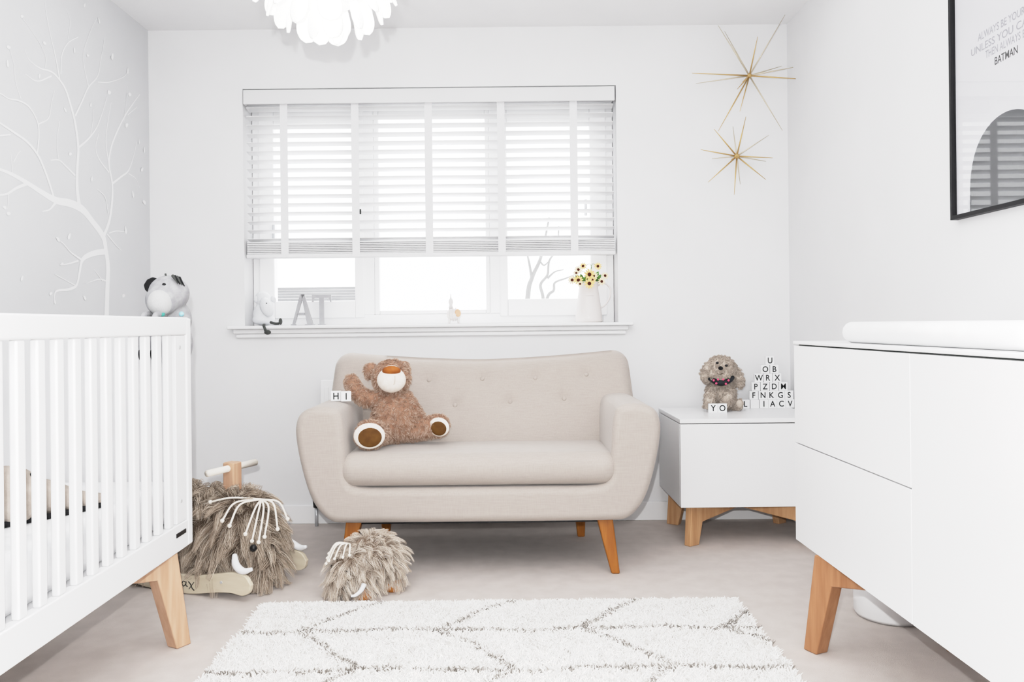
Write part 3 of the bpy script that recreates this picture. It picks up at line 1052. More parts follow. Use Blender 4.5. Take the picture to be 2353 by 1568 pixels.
# under-frame and legs
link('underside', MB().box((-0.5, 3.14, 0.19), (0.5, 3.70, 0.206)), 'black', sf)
for sx in (1, -1):
    for (Y, dy) in ((3.155, -0.03), (3.66, 0.01)):
        top = Vector((sx * 0.475, Y, 0.206))
        ft = Vector((sx * 0.512, Y + dy, 0.0)) if Y < 3.4 else Vector((sx * 0.432, Y + dy, 0.0))
        if Y > 3.4:
            top = Vector((sx * 0.425, Y, 0.206))
        n = 4
        vs = []
        for c, r_ in ((ft, 0.016), (top, 0.030)):
            vs += [(c.x - r_, c.y - r_, c.z), (c.x + r_, c.y - r_, c.z), (c.x + r_, c.y + r_, c.z), (c.x - r_, c.y + r_, c.z)]
        link('leg', MB().add(vs, [(0, 3, 2, 1), (4, 5, 6, 7), (0, 1, 5, 4), (1, 2, 6, 5), (2, 3, 7, 6), (3, 0, 4, 7)]), 'teak', sf, bevel=0.006, seg=3)

# ------------------------------------------------------------------ TEDDY BEAR
tb = thing('teddy_bear', 'light brown teddy bear waving on the sofa seat', 'teddy bear', (0.012, -0.004, 0.0145))
def bp(x, y, Y): return px(x, y, Y)
k = 3.36 / F
parts = [('e', bp(893, 876, 3.36), (43 * k, 0.072, 41 * k)),
         ('e', bp(900, 968, 3.37), (52 * k, 0.085, 58 * k)),
         ('e', bp(898, 940, 3.38), (42 * k, 0.07, 42 * k)),
         ('e', bp(846, 862, 3.39), (17 * k, 0.02, 20 * k)), ('e', bp(920, 856, 3.40), (16 * k, 0.02, 18 * k)),
         ('t', [bp(872, 926, 3.37), bp(838, 925, 3.36), bp(815, 910, 3.37), bp(802, 886, 3.39)], [0.034, 0.034, 0.032, 0.031]),
         ('t', [bp(925, 925, 3.38), bp(945, 955, 3.39), bp(962, 985, 3.38)], [0.034, 0.033, 0.03]),
         ('t', [bp(880, 1000, 3.36), bp(860, 1005, 3.27), bp(843, 1008, 3.215)], [0.048, 0.046, 0.058]),
         ('t', [bp(925, 998, 3.38), bp(965, 993, 3.36), bp(1000, 986, 3.355)], [0.045, 0.043, 0.046])]
me = blob(parts, 0.0055, 5)
zb_ = min(v.co.z for v in me.vertices)
print('bear low', zb_, max(v.co.y for v in me.vertices), min(v.co.x for v in me.vertices))
body = link('body', me, 'bear', tb)
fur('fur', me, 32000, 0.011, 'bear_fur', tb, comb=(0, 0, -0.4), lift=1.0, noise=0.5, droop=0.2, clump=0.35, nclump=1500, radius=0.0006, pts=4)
mzc = bp(893, 882, 3.295)
link('muzzle', blob([('e', mzc, (33 * k, 0.038, 29 * k)), ('e', mzc + Vector((0, 0.0, 0.012)), (26 * k, 0.034, 27 * k))], 0.004, 3), 'bear_cream', tb)
link('nose', MB().ell(bp(893, 861, 3.278), (21 * k, 0.024, 10.5 * k), Euler((R(-35), 0, 0))), 'bear_nose', tb, smooth=True)
link('mouth_seam', MB().tube(spline([bp(901, 872, 3.254), bp(901, 885, 3.252), bp(898, 893, 3.256)], 4), 0.0011, 6), 'seam', tb)
for (x, y, Y, r_, ax) in ((842, 1011, 3.162, 30, Euler((R(4), 0, R(8)))), (1002, 990, 3.309, 23, Euler((R(3), 0, R(-22))))):
    c = bp(x, y, Y)
    so = link('sole', MB().ell(c, (r_ * 1.13 * k, 0.012, r_ * 0.95 * k), ax), 'bear_cream', tb, smooth=True)
    c2 = c + ax.to_matrix() @ Vector((0.002, -0.0075, -0.004))
    link('foot_pad', MB().ell(c2, (r_ * 0.85 * k, 0.007, r_ * 0.72 * k), ax), 'bear_pad', so, smooth=True)

# ------------------------------------------------------------------ LETTER TILES
TS = 0.0405
def letter_tile(ch, pos, rz, label, grp):
    t = thing('letter_tile', label, 'letter tile', pos, rz, grp)
    link('block', MB().box((-TS / 2 + 0.0003, -0.010, 0), (TS / 2 - 0.0003, 0.010, TS - 0.0004)), 'tile', t, bevel=0.0012)
    if ch:
        me = text_mesh(ch, 0.038, bold=0.0006)
        xs = [v.co.x for v in me.vertices]
        ys = [v.co.y for v in me.vertices]
        me.transform(Matrix.Translation((-(max(xs) + min(xs)) / 2, -(max(ys) + min(ys)) / 2, 0)))
        me.transform(Matrix(((0.92, 0, 0, 0), (0, 0, -1, -0.0103), (0, 1.0, 0, TS / 2), (0, 0, 0, 1))))
        link('letter', me, 'ink', t)
    return t
ARM = 0.644
a = px(772, 905, 3.315)
letter_tile('H', (a.x, 3.315, ARM), R(10), 'white letter tile printed H on the sofa arm', 'letter tiles on the sofa arm')
letter_tile('I', (a.x + 0.0425, 3.298, ARM), R(20), 'white letter tile printed I on the sofa arm by the bear', 'letter tiles on the sofa arm')

# ------------------------------------------------------------------ BEDSIDE CABINET
nx0, nx1, ny0, ny1, nz0, nz1 = 0.727, 1.335, 3.45, 3.93, 0.17, 0.54
nb = thing('bedside_cabinet', 'low white cabinet with crossed wooden legs beside the sofa', 'cabinet', (0, 0, 0))
link('cabinet_body', MB().box((nx0, ny0 + 0.02, nz0), (nx1, ny1, nz1 - 0.022)), 'crib_white', nb, bevel=0.002)
link('cabinet_top', MB().box((nx0 - 0.001, ny0, nz1 - 0.018), (nx1 + 0.001, ny1, nz1)), 'gloss_white', nb, bevel=0.002)
link('drawer_front', MB().box((nx0 + 0.0005, ny0, nz0), (nx1 - 0.0005, ny0 + 0.0185, nz1 - 0.0215)), 'gloss_white', nb, bevel=0.002)
ncx, ncy = (nx0 + nx1) / 2, (ny0 + ny1) / 2
for sx in (-1, 1):
    for sy in (-1, 1):
        cX, cY = ncx + sx * 0.272, ncy + sy * 0.205
        dv = Vector((-sx * 0.272, -sy * 0.205, 0))
        Ld = dv.length
        splayed_leg(nz0 - 0.001, 0.058, 0.07, Ld - 0.098, 0.075, 0.034, (cX, cY), (dv.x, dv.y), 'leg', 'oak', nb, lean=0.012, drop=-0.018)

# tiles on the cabinet
for i, ch in enumerate('YO'):
    q = px(1638 + i * 21, 938, 3.70)
    letter_tile(ch, (q.x, 3.70, nz1), R(-3), f'white letter tile printed {ch} in front of the plush dog', 'letter tiles before the plush dog')
YP = 3.875
rows = [[('L', 1712), ('', 1733), ('I', 1754), ('A', 1773), ('C', 1793), ('V', 1813)], [('F', 1731), ('N', 1752), ('K', 1771), ('G', 1791), ('S', 1812)],
        [('P', 1736), ('Z', 1757), ('D', 1778), ('M', 1799)], [('W', 1743), ('R', 1764), ('X', 1785)], [('O', 1758), ('B', 1779)], [('U', 1769)]]
rown = ['bottom', 'second', 'third', 'fourth', 'fifth', 'top']
for r_, row in enumerate(rows):
    z = nz1 + r_ * TS
    x0 = None
    for ch, x in row:
        q = px(x, 930, YP)
        X = q.x if x0 is None else max(q.x, x0 + TS + 0.0002)
        x0 = X
        lab = (f'white letter tile printed {ch} in the {rown[r_]} row of the tile pyramid' if ch else 'blank faced white tile between L and I in the bottom pyramid row')
        letter_tile(ch, (X, YP, z), 0, lab, 'letter tiles stacked in a pyramid')

# ------------------------------------------------------------------ PLUSH DOG
YDg = 3.79
kd = YDg / F
dg_ = thing('plush_dog', 'small greyish beige plush dog with black collar sitting on the white cabinet', 'soft toy', (0, 0, 0))
def gp(x, y, d=0.0): return px(x, y, YDg + d)
zf = nz1
me = blob([('e', gp(1656, 853), (36 * kd, 0.06, 34 * kd), Euler((0, R(10), 0))), ('e', gp(1654, 862, -0.045), (25 * kd, 0.03, 18 * kd)),
           ('t', [gp(1628, 845, 0.0), gp(1621, 860, -0.01), gp(1621, 872, -0.012)], [0.02, 0.023, 0.02]),
           ('t', [gp(1688, 850, 0.0), gp(1696, 870, -0.01), gp(1700, 882, -0.01)], [0.02, 0.024, 0.022]),
           ('e', gp(1656, 905, 0.01), (34 * kd, 0.06, 38 * kd)),
           ('t', [gp(1636, 900, -0.02), gp(1630, 920, -0.05), gp(1626, 934, -0.055)], [0.025, 0.024, 0.018]),
           ('t', [gp(1672, 900, -0.02), gp(1670, 915, -0.05), gp(1668, 925, -0.055)], [0.027, 0.027, 0.024]),
           ('t', [gp(1672, 928, 0.0), gp(1690, 932, -0.02), gp(1698, 930, -0.03)], [0.022, 0.022, 0.02])], 0.005, 4)
mz = min(v.co.z for v in me.vertices)
me.transform(Matrix.Translation((0, 0, zf - mz + 0.001)))
link('body', me, 'dog_skin', dg_)
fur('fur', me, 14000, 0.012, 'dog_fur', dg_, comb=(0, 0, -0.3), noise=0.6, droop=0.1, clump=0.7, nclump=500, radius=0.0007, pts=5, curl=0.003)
dz = zf - mz + 0.001
def gq(x, y, d): return gp(x, y, d) + Vector((0, 0, dz))
link('nose', MB().ell(gq(1656, 847, -0.083), (0.011, 0.008, 0.009)), 'black_felt', dg_, smooth=True)
for x, y in ((1648, 835), (1669, 841)):
    link('eye', MB().ell(gq(x, y, -0.066), (0.007, 0.006, 0.0055)), 'black', dg_, smooth=True)
link('mouth', MB().tube(spline([gq(1647, 859, -0.083), gq(1654, 861, -0.086), gq(1662, 859, -0.083)], 4), 0.0012, 6), 'mam_skin', dg_)
co = link('collar', MB().tube(spline([gq(1632, 870, -0.035), gq(1645, 878, -0.072), gq(1660, 881, -0.08), gq(1674, 876, -0.065), gq(1682, 868, -0.035)], 5), 0.0125, 10), 'collar', dg_, smooth=True)
for x, y in ((1646, 881), (1650, 872), (1662, 872), (1668, 882), (1674, 874), (1640, 874)):
    link('pink_dot', MB().ell(gq(x, y + 1, -0.091 if 1645 < x < 1670 else -0.083), (0.005, 0.003, 0.005)), 'pink', co, smooth=True)
link('paw_pad', MB().ell(gq(1699, 929, -0.046), (0.016, 0.009, 0.019)), 'dog_skin', dg_, smooth=True)

# ------------------------------------------------------------------ CHANGING DRESSER
dx0, dx1, dy0, dy1, dz0, dz1 = 0.873, XR - 0.018, 1.05, 2.50, 0.284, 0.8835
dr = thing('changing_dresser', 'large white handleless dresser with oak legs below the poster', 'dresser', (0, 0, 0))
link('carcass', MB().box((dx0 + 0.02, dy0, dz0), (dx1, dy1, dz1 - 0.0225)), 'crib_white', dr, bevel=0.002)
link('worktop', MB().box((dx0 - 0.002, dy0 - 0.002, dz1 - 0.0095), (dx1, dy1 + 0.002, dz1)), 'gloss_white', dr, bevel=0.002)
link('gap_shade_strip', MB().box((dx0 + 0.014, dy0 + 0.01, dz1 - 0.0224), (dx1, dy1 - 0.004, dz1 - 0.0096)), 'dark_grey', dr)  # dark grey strip standing in for the shade in the gap under the worktop
DT = dz1 - 0.0135
ys = 1.784
DZM = 0.5775
link('drawer', MB().box((dx0, ys + 0.0015, DZM + 0.0015), (dx0 + 0.0195, dy1, DT)), 'gloss_white', dr, bevel=0.0015)
link('drawer', MB().box((dx0, ys + 0.0015, dz0), (dx0 + 0.0195, dy1, DZM - 0.0015)), 'gloss_white', dr, bevel=0.0015)
link('door', MB().box((dx0, dy0, dz0), (dx0 + 0.0195, ys - 0.0015, DT)), 'gloss_white', dr, bevel=0.0015)
for sy, Y in ((1, 2.385), (-1, 1.17)):
    splayed_leg(dz0 - 0.001, 0.048, 0.06, 0.24, 0.075, 0.045, (0.868, Y), (0.42, -sy * 0.9), 'leg', 'oak_near', dr, lean=0.045)
    splayed_leg(dz0 - 0.001, 0.055, 0.085, 0.20, 0.085, 0.05, (dx1 - 0.06, Y), (-0.42, -sy * 0.9), 'leg', 'oak_near', dr, lean=0.012)
# changing mat
mb = MB()
mx0, mx1, my0, my1 = 0.905, 1.315, 1.42, 2.26
ch = thing('changing_mat', 'white padded changing mat lying on top of the dresser', 'changing mat', (0, 0, dz1))
link('pad', MB().box((mx0 + 0.02, my0 + 0.02, 0.0), (mx1 - 0.02, my1 - 0.02, 0.03)), 'padding', ch, bevel=0.012, seg=4)
P = []
rr = 0.05
for cxx, cyy, a0 in ((mx1 - rr, my1 - rr, 0), (mx0 + rr, my1 - rr, 90), (mx0 + rr, my0 + rr, 180), (mx1 - rr, my0 + rr, 270)):
    for s_ in range(7):
        a = R(a0 + 90 * s_ / 6)
        P.append(Vector((cxx + (rr - 0.028) * math.cos(a), cyy + (rr - 0.028) * math.sin(a), 0.0285)))
vs, fs = [], []
n = len(P)
for i, p in enumerate(P):
    t = (P[(i + 1) % n] - P[i - 1]).normalized()
    nn = Vector((t.y, -t.x, 0))
    for j in range(14):
        a = 2 * PI * j / 14
        vs.append(p + nn * (0.028 * math.cos(a)) + Vector((0, 0, 0.0285 * math.sin(a))))
for i in range(n):
    for j in range(14):
        fs.append((i * 14 + j, i * 14 + (j + 1) % 14, ((i + 1) % n) * 14 + (j + 1) % 14, ((i + 1) % n) * 14 + j))
link('raised_edge', MB().add(vs, fs), 'padding', ch, smooth=True)
# waste bin between dresser and cabinet
wb = link('waste_bin', MB().lathe([(0.0, 0.004), (0.104, 0.004), (0.107, 0.0), (0.113, 0.012), (0.116, 0.16), (0.112, 0.16), (0.108, 0.012), (0.0, 0.012)], (1.228, 2.645, 0), 48), 'gloss_white', None, smooth=True)
tag(wb, 'round white bin on the carpet behind the dresser leg', 'bin')

# ------------------------------------------------------------------ WINDOW SILL THINGS
YS = YW + 0.03
ks = YS / F
def sp(x, y, d=0.0): return px(x, y, YS + d)
sh = thing('plush_sheep', 'white plush sheep with dangling dark legs at the left end of the window sill', 'soft toy', (0, 0, 0))
b0 = sp(606, 725)
me = blob([('e', Vector((b0.x, YS, SILL + 0.055)), (24 * ks, 0.042, 0.057)), ('e', Vector((b0.x, YS, SILL + 0.028)), (26 * ks, 0.045, 0.028)), ('e', sp(604, 688), (18 * ks, 0.034, 18 * ks))], 0.005, 4)
me.transform(Matrix.Translation((0, 0, SILL + 0.001 - min(v.co.z for v in me.vertices))))
link('body', me, 'white_felt', sh)
link('head', blob([('e', sp(613, 706, -0.035), (15 * ks, 0.028, 24 * ks), Euler((R(-12), R(-24), 0)))], 0.004, 2), 'white_felt', sh)
for x in (589, 628):
    link('ear', MB().ell(sp(x, 688, -0.02), (6 * ks, 0.008, 8 * ks), Euler((0, R(15 if x < 600 else -30), 0))), 'white_felt', sh, smooth=True)
link('eye', MB().ell(sp(612.5, 697, -0.061), 0.0028), 'black', sh, smooth=True)
for pts, tip in (([sp(607, 747, -0.045), Vector((sp(612, 0).x, YW - 0.068, 0.95)), Vector((sp(617, 0).x, YW - 0.075, 0.925))], (620, 763)),
                 ([sp(622, 741, -0.04), sp(632, 744, -0.06), sp(640, 744, -0.075)], (644, 741))):
    lg = link('leg', MB().tube(spline(pts, 5), 0.0065, 10), 'dark_grey', sh, smooth=True)
    q = pts[-1]
    link('hoof', MB().ell(q + (Vector((0.01, -0.004, -0.006)) if tip[0] < 630 else Vector((0.01, -0.002, 0.01))), (0.016, 0.011, 0.011) if tip[0] < 630 else (0.0085, 0.01, 0.016)), 'dark_grey', lg, smooth=True)
# A and T letters (with depth and serifs built as outlines)
def glyph(polys, x0, w, h, Y, dep, rz, label, m):
    t = thing('decorative_letter', label, 'letter ornament', (x0, Y, SILL), rz, 'grey letter ornaments on the window sill')
    mb = MB()
    for poly in polys:
        mb.prism([(p[0] * w, p[1] * h) for p in poly], -dep / 2, dep / 2, lambda a, b, d: (a, d, b))
    link('letter', mb, m, t)
    return t
hA = 0.148
A_ = [[(-0.5, 0), (-0.28, 0), (-0.28, 0.035), (-0.33, 0.035), (0.03, 0.92), (0.12, 1.0), (-0.1, 1.0), (-0.44, 0.035), (-0.5, 0.035)],
      [(0.1, 0.0), (0.52, 0), (0.52, 0.035), (0.46, 0.035), (0.1, 1.0), (-0.04, 1.0), (-0.02, 0.9), (0.2, 0.035), (0.1, 0.035)],
      [(-0.24, 0.33), (0.12, 0.33), (0.09, 0.41), (-0.2, 0.41)]]
T_ = [[(-0.2, 0), (0.2, 0), (0.2, 0.035), (0.12, 0.035), (0.12, 0.9), (-0.12, 0.9), (-0.12, 0.035), (-0.2, 0.035)],
      [(-0.5, 0.76), (-0.44, 0.76), (-0.36, 0.9), (0.36, 0.9), (0.44, 0.76), (0.5, 0.76), (0.5, 1.0), (-0.5, 1.0)]]
glyph(A_, sp(699, 740).x, 0.108, hA, YS - 0.03, 0.034, R(10), 'grey metal letter A standing on the window sill', 'metal_letter')
glyph(T_, sp(737, 740).x, 0.092, hA, YS + 0.025, 0.034, R(10), 'grey metal letter T on the sill beside the letter A', 'metal_letter')
# small figurine
fg = thing('animal_figurine', 'small pale round animal figurine with peach patch in the middle of the sill', 'figurine', (sp(1043, 735).x, YS, SILL))
link('body', blob([('e', (0, 0, 0.046), (0.036, 0.03, 0.032))], 0.004, 2), 'ceramic', fg)
for i, x in enumerate((-0.02, -0.004, 0.01)):
    r_ = math.sqrt(max(0.01, 1 - (x / 0.036) ** 2))
    P = [Vector((x, -0.031 * r_ * math.cos(a), 0.046 + 0.033 * r_ * math.sin(a))) for a in np.linspace(-1.4, 1.5, 14)]
    link('stripe', MB().tube(P, 0.0022, 8), 'stripe', fg, smooth=True)
link('ear', MB().ell((0.021, -0.024, 0.052), (0.015, 0.008, 0.019), Euler((0, R(-12), R(20)))), 'peach', fg, smooth=True)
for x, y in ((-0.024, -0.014), (0.024, -0.014), (-0.024, 0.014), (0.024, 0.014)):
    link('leg', MB().tube([(x, y, 0), (x * 0.9, y, 0.03)], 0.006, 10), 'stripe', fg, smooth=True)
link('horn', MB().lathe([(0.0, 0.074), (0.011, 0.076), (0.007, 0.09), (0.011, 0.105), (0.009, 0.116), (0.003, 0.125), (0.001, 0.145), (0, 0.146)], (-0.014, 0, 0), 16), 'stripe', fg, smooth=True)
# jug
jc = sp(1353, 740)
jg = thing('flower_jug', 'cream ceramic jug with loop handle on the window sill', 'jug', (jc.x, YS, SILL))
prof = [(0.0, 0.0), (0.062, 0.0), (0.066, 0.006), (0.064, 0.03), (0.059, 0.075), (0.052, 0.125), (0.046, 0.165), (0.046, 0.185), (0.050, 0.196), (0.046, 0.195), (0.042, 0.18), (0.042, 0.165), (0.055, 0.03), (0.0, 0.012)]
link('jug_body', MB().lathe(prof, (0, 0, 0), 40), 'ceramic', jg, smooth=True)
P = spline([Vector(p) for p in ((0.046, 0, 0.178), (0.075, 0, 0.19), (0.104, 0, 0.165), (0.102, 0, 0.12), (0.08, 0, 0.085), (0.058, 0, 0.07))], 6)
link('handle', MB().tube(P, 0.0065, 10, sq=0.6), 'ceramic', jg, smooth=True)
P = [Vector((0.052 * math.sin(a), -0.0535 * math.cos(a), 0.128 + 0.0022 * math.sin(a * 40))) for a in np.linspace(-0.4, 0.45, 40)]
link('script_mark', MB().tube(P, 0.0009, 5), 'stripe', jg)
# flowers
FL = [(1340, 612, 9, 0), (1374, 612, 9, 0), (1329, 620, 9, 1), (1324, 628, 7, 1), (1354, 631, 13, 0), (1364, 634, 11, 1), (1315, 644, 10, 1), (1329, 644, 11, 0), (1354, 652, 12, 0), (1390, 634, 9, 1), (1383, 647, 9, 1), (1361, 644, 9, 0), (1333, 653, 7, 1)]
where = ['topmost on the left', 'topmost on the right', 'upper left, above the bud', 'small one at upper left', 'large one in the middle', 'half hidden beside the large middle one', 'farthest to the left side', 'second from the left, low down', 'lowest in front, over the jug rim', 'farthest to the right side', 'lower right above the handle', 'between middle and lowest flowers', 'tiny low one left of the rim']
mouth = Vector((jc.x, YS, SILL + 0.175))
for i, (x, y, r_, pale) in enumerate(FL):
    dyy = [-0.012, 0.0, -0.022, -0.036, -0.03, -0.008, -0.02, -0.036, -0.086, 0.012, -0.03, -0.056, -0.07][i]
    c = sp(x, y, dyy)
    f_ = thing('daisy_flower', 'cream yellow daisy with dark eye in the jug, ' + where[i], 'flower', c, 0, 'daisies in the cream jug')
    rot = Euler((R(-8 + (i * 37) % 22 - 8), 0, R((i * 53) % 44 - 22)))
    rm = rot.to_matrix().to_4x4()
    rad = r_ * ks
    for s_ in range(11):
        a = 2 * PI * s_ / 11 + i
        vs = []
        for t in range(9):
            b = 2 * PI * t / 9
            lx, ly = 0.62 * rad + 0.42 * rad * math.cos(b), 0.17 * rad * math.sin(b)
            vs.append(rm @ Vector((lx * math.cos(a) - ly * math.sin(a), -0.002 + 0.0004 * (s_ % 2), lx * math.sin(a) + ly * math.cos(a))))
        link('petal', MB().add(vs, [tuple(range(9))]), 'petal_pale' if pale else 'petal_yellow', f_)
    link('flower_eye', MB().ell(rm @ Vector((0, -0.003, 0)), (rad * 0.36, 0.004, rad * 0.36), rot, 14, 8), 'flower_eye', f_, smooth=True)
    ea = 2 * PI * i / 13 + 0.4
    end = (mouth - c) + Vector((0.02 * math.cos(ea), 0.02 * math.sin(ea), -0.03))
    lift_ = Vector((end.x * 0.9, end.y * 0.9, max(0.004, end.z + 0.062)))
    P = spline([rm @ Vector((0, 0.003, 0)), (rm @ Vector((0, 0.012, 0.002))) * 0.9 + lift_ * 0.1, lift_, end], 5)
    link('stem', MB().tube(P, 0.0011, 6), 'leaf', f_)
lf = thing('leaf_spray', 'green leaves between the daisies in the cream jug', 'leaves', mouth)
stem_mb = MB()
LS = [(1336, 636), (1342, 642), (1347, 640), (1372, 630), (1377, 637), (1372, 645), (1344, 650), (1368, 650), (1338, 648), (1379, 645), (1326, 636), (1320, 640), (1350, 645), (1373, 640)]
for i, (x, y) in enumerate(LS):
    c = sp(x, y, -0.008 + 0.004 * (i % 4)) - mouth
    root = Vector((random.uniform(-0.02, 0.02), random.uniform(-0.015, 0.015), -0.02))
    d = (c - root).normalized()
    side_ = d.cross(Vector((0, -1, 0.2))).normalized()
    L_ = 0.032
    vs = [c - d * L_ * 0.6, c + side_ * 0.0095, c + d * L_ * 0.5, c - side_ * 0.0095, c + Vector((0, -0.003, 0))]
    link('leaf', MB().add(vs, [(0, 1, 4), (1, 2, 4), (2, 3, 4), (3, 0, 4)]), 'leaf', lf)
    stem_mb.tube([root, c - d * L_ * 0.5], 0.0009, 5)
link('stems', stem_mb, 'leaf', lf)

# ------------------------------------------------------------------ ROCKING MAMMOTH
fdir = Vector((0.925, -0.38, 0))
ang = math.atan2(fdir.y, fdir.x)
tipm = Vector((-0.826, 2.975, 0))
base = tipm - fdir * 0.34
rm_ = thing('rocking_mammoth', 'large shaggy brown rocking mammoth on wooden rockers beside the cot', 'rocking toy', (base.x, base.y, 0), ang)
# local x forward, local y to its left (away from camera), near rocker at y = -0.157
me = blob([('e', (-0.06, 0, 0.215), (0.27, 0.125, 0.125)), ('e', (0.175, 0, 0.215), (0.13, 0.12, 0.125)), ('e', (0.0, 0, 0.15), (0.22, 0.12, 0.08)),
           ('t', [(0.25, 0, 0.15), (0.29, -0.005, 0.10), (0.292, -0.02, 0.055)], [0.06, 0.045, 0.032]),
           ('e', (0.12, -0.105, 0.1), (0.05, 0.03, 0.05)), ('e', (-0.2, -0.1, 0.1), (0.05, 0.03, 0.05)), ('e', (0.12, 0.105, 0.1), (0.05, 0.03, 0.05)), ('e', (-0.2, 0.1, 0.1), (0.05, 0.03, 0.05))], 0.009, 6)
link('body', me, 'mam_skin', rm_)
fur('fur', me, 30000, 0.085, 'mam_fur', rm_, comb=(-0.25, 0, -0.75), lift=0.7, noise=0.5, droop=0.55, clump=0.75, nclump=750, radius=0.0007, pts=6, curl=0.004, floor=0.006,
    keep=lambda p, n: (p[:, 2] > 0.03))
def rocker(y):
    top = spline([Vector(p) for p in ((-0.36, 0.115), (-0.32, 0.108), (-0.22, 0.085), (-0.05, 0.07), (0.1, 0.07), (0.2, 0.085), (0.28, 0.098), (0.33, 0.09), (0.355, 0.062))], 4)
    bot = spline([Vector(p) for p in ((0.355, 0.062), (0.345, 0.034), (0.315, 0.022), (0.27, 0.026), (0.2, 0.02), (0.1, 0.004), (0.0, 0.001), (-0.12, 0.006), (-0.25, 0.03), (-0.34, 0.062), (-0.375, 0.09), (-0.36, 0.115))], 4)
    poly = [(p.x, p.y) for p in top[:-1]] + [(p.x, p.y) for p in bot[:-1]]
    return link('rocker', MB().prism(poly, y - 0.009, y + 0.009, lambda a, b, d: (a, d, b)), 'ply', rm_, bevel=0.003)
rk = rocker(-0.157)
rk2 = rocker(0.157)
for y in (-0.157, 0.157):
    link('bolt', MB().lathe([(0, 0), (0.005, 0), (0.005, 0.003), (0, 0.003)], (0, 0, 0), 10, Matrix.Translation((0.23, y - 0.009 - 0.0025, 0.06)) @ Matrix.Rotation(R(-90), 4, 'X')), 'screw', rk if y < 0 else rk2)
link('cross_bar', MB().box((0.09, -0.148, 0.045), (0.14, 0.148, 0.063)), 'ply', rm_)
link('cross_bar', MB().box((-0.22, -0.148, 0.05), (-0.17, 0.148, 0.068)), 'ply', rm_)
# handwritten name on the near rocker
def stroke(pts, w):
    return MB().tube(spline([Vector((p[0], 0, p[1])) for p in pts], 5), w, 6)
X0, Z0, H_ = 0.0, 0.028, 0.038
mb = MB()
for st, w in (([(0.0, 0.0), (0.006, 0.5), (0.012, 1.0), (0.014, 0.4), (0.02, 0.15), (0.03, 0.7), (0.036, 1.05), (0.037, 0.5), (0.042, 0.0)], 0.0018),
              ([(0.066, 0.42), (0.054, 0.45), (0.05, 0.2), (0.056, 0.02), (0.064, 0.2), (0.067, 0.45), (0.066, 0.1), (0.073, 0.04)], 0.0016),
              ([(0.076, 0.5), (0.084, 0.3), (0.092, -0.1), (0.1, -0.25)], 0.0018), ([(0.099, 0.5), (0.088, 0.15), (0.078, -0.2)], 0.0013)):
    mb.tube(spline([Vector((X0 + p[0] * 1.1, -0.1663, Z0 + p[1] * H_)) for p in st], 5), w, 6)
link('lettering', mb, 'ink', rk)
# handle
link('handle_post', MB().box((0.115, -0.024, 0.27), (0.165, 0.024, 0.447)), 'beech', rm_, bevel=0.006)
link('handle_bar', MB().tube([(0.14, -0.13, 0.425), (0.14, 0.13, 0.425)], 0.0125, 16), 'rope', rm_, smooth=True)
# face
ef = Vector((0.315, -0.085, 0.178))
link('eye', MB().ell(ef + Vector((0.02, -0.04, 0)), 0.0125), 'black', rm_, smooth=True)
P = spline([Vector(p) for p in ((0.262, -0.135, 0.150), (0.285, -0.155, 0.122), (0.318, -0.16, 0.106), (0.352, -0.153, 0.114))], 6)
link('tusk', MB().tube(P, [0.006 + 0.0075 * math.sin(PI * (0.12 + 0.88 * i / (len(P) - 1))) for i in range(len(P))], 12), 'tusk', rm_, smooth=True)
P2 = [Vector((p.x, -p.y, p.z)) for p in P]
link('tusk', MB().tube(P2, [0.006 + 0.0075 * math.sin(PI * (0.12 + 0.88 * i / (len(P) - 1))) for i in range(len(P))], 12), 'tusk', rm_, smooth=True)
c0 = Vector((0.295, -0.03, 0.325))
ends = [((-0.16, -0.08, -0.005), (-0.08, -0.06, 0.012)), ((-0.055, -0.14, -0.05), (-0.05, -0.08, 0.0)), ((-0.015, -0.15, -0.062), (-0.02, -0.09, -0.002)), ((0.01, -0.10, -0.10), (0.02, -0.06, -0.02)),
        ((0.03, -0.09, -0.125), (0.03, -0.05, -0.02)), ((0.05, -0.08, -0.13), (0.045, -0.045, -0.025)), ((0.06, -0.06, -0.115), (0.055, -0.03, -0.02)), ((0.085, -0.02, -0.095), (0.06, -0.01, -0.01)), ((0.09, 0.03, -0.07), (0.06, 0.02, -0.01))]
ts = None
for i, (e, m_) in enumerate(ends):
    P = spline([c0, c0 + Vector(m_), c0 + Vector(e)], 6)
    ts = link('rope_strand', MB().tube(P, 0.0036, 8).ell(P[-1], 0.0075, None, 12, 8), 'rope', rm_, smooth=True)

# ------------------------------------------------------------------ SMALL MAMMOTH
q = px(845, 1378, 2.92)
sm = thing('mammoth_toy', 'small shaggy plush mammoth standing at the rear edge of the rug', 'soft toy', (q.x, 2.93, 0.0), R(222))
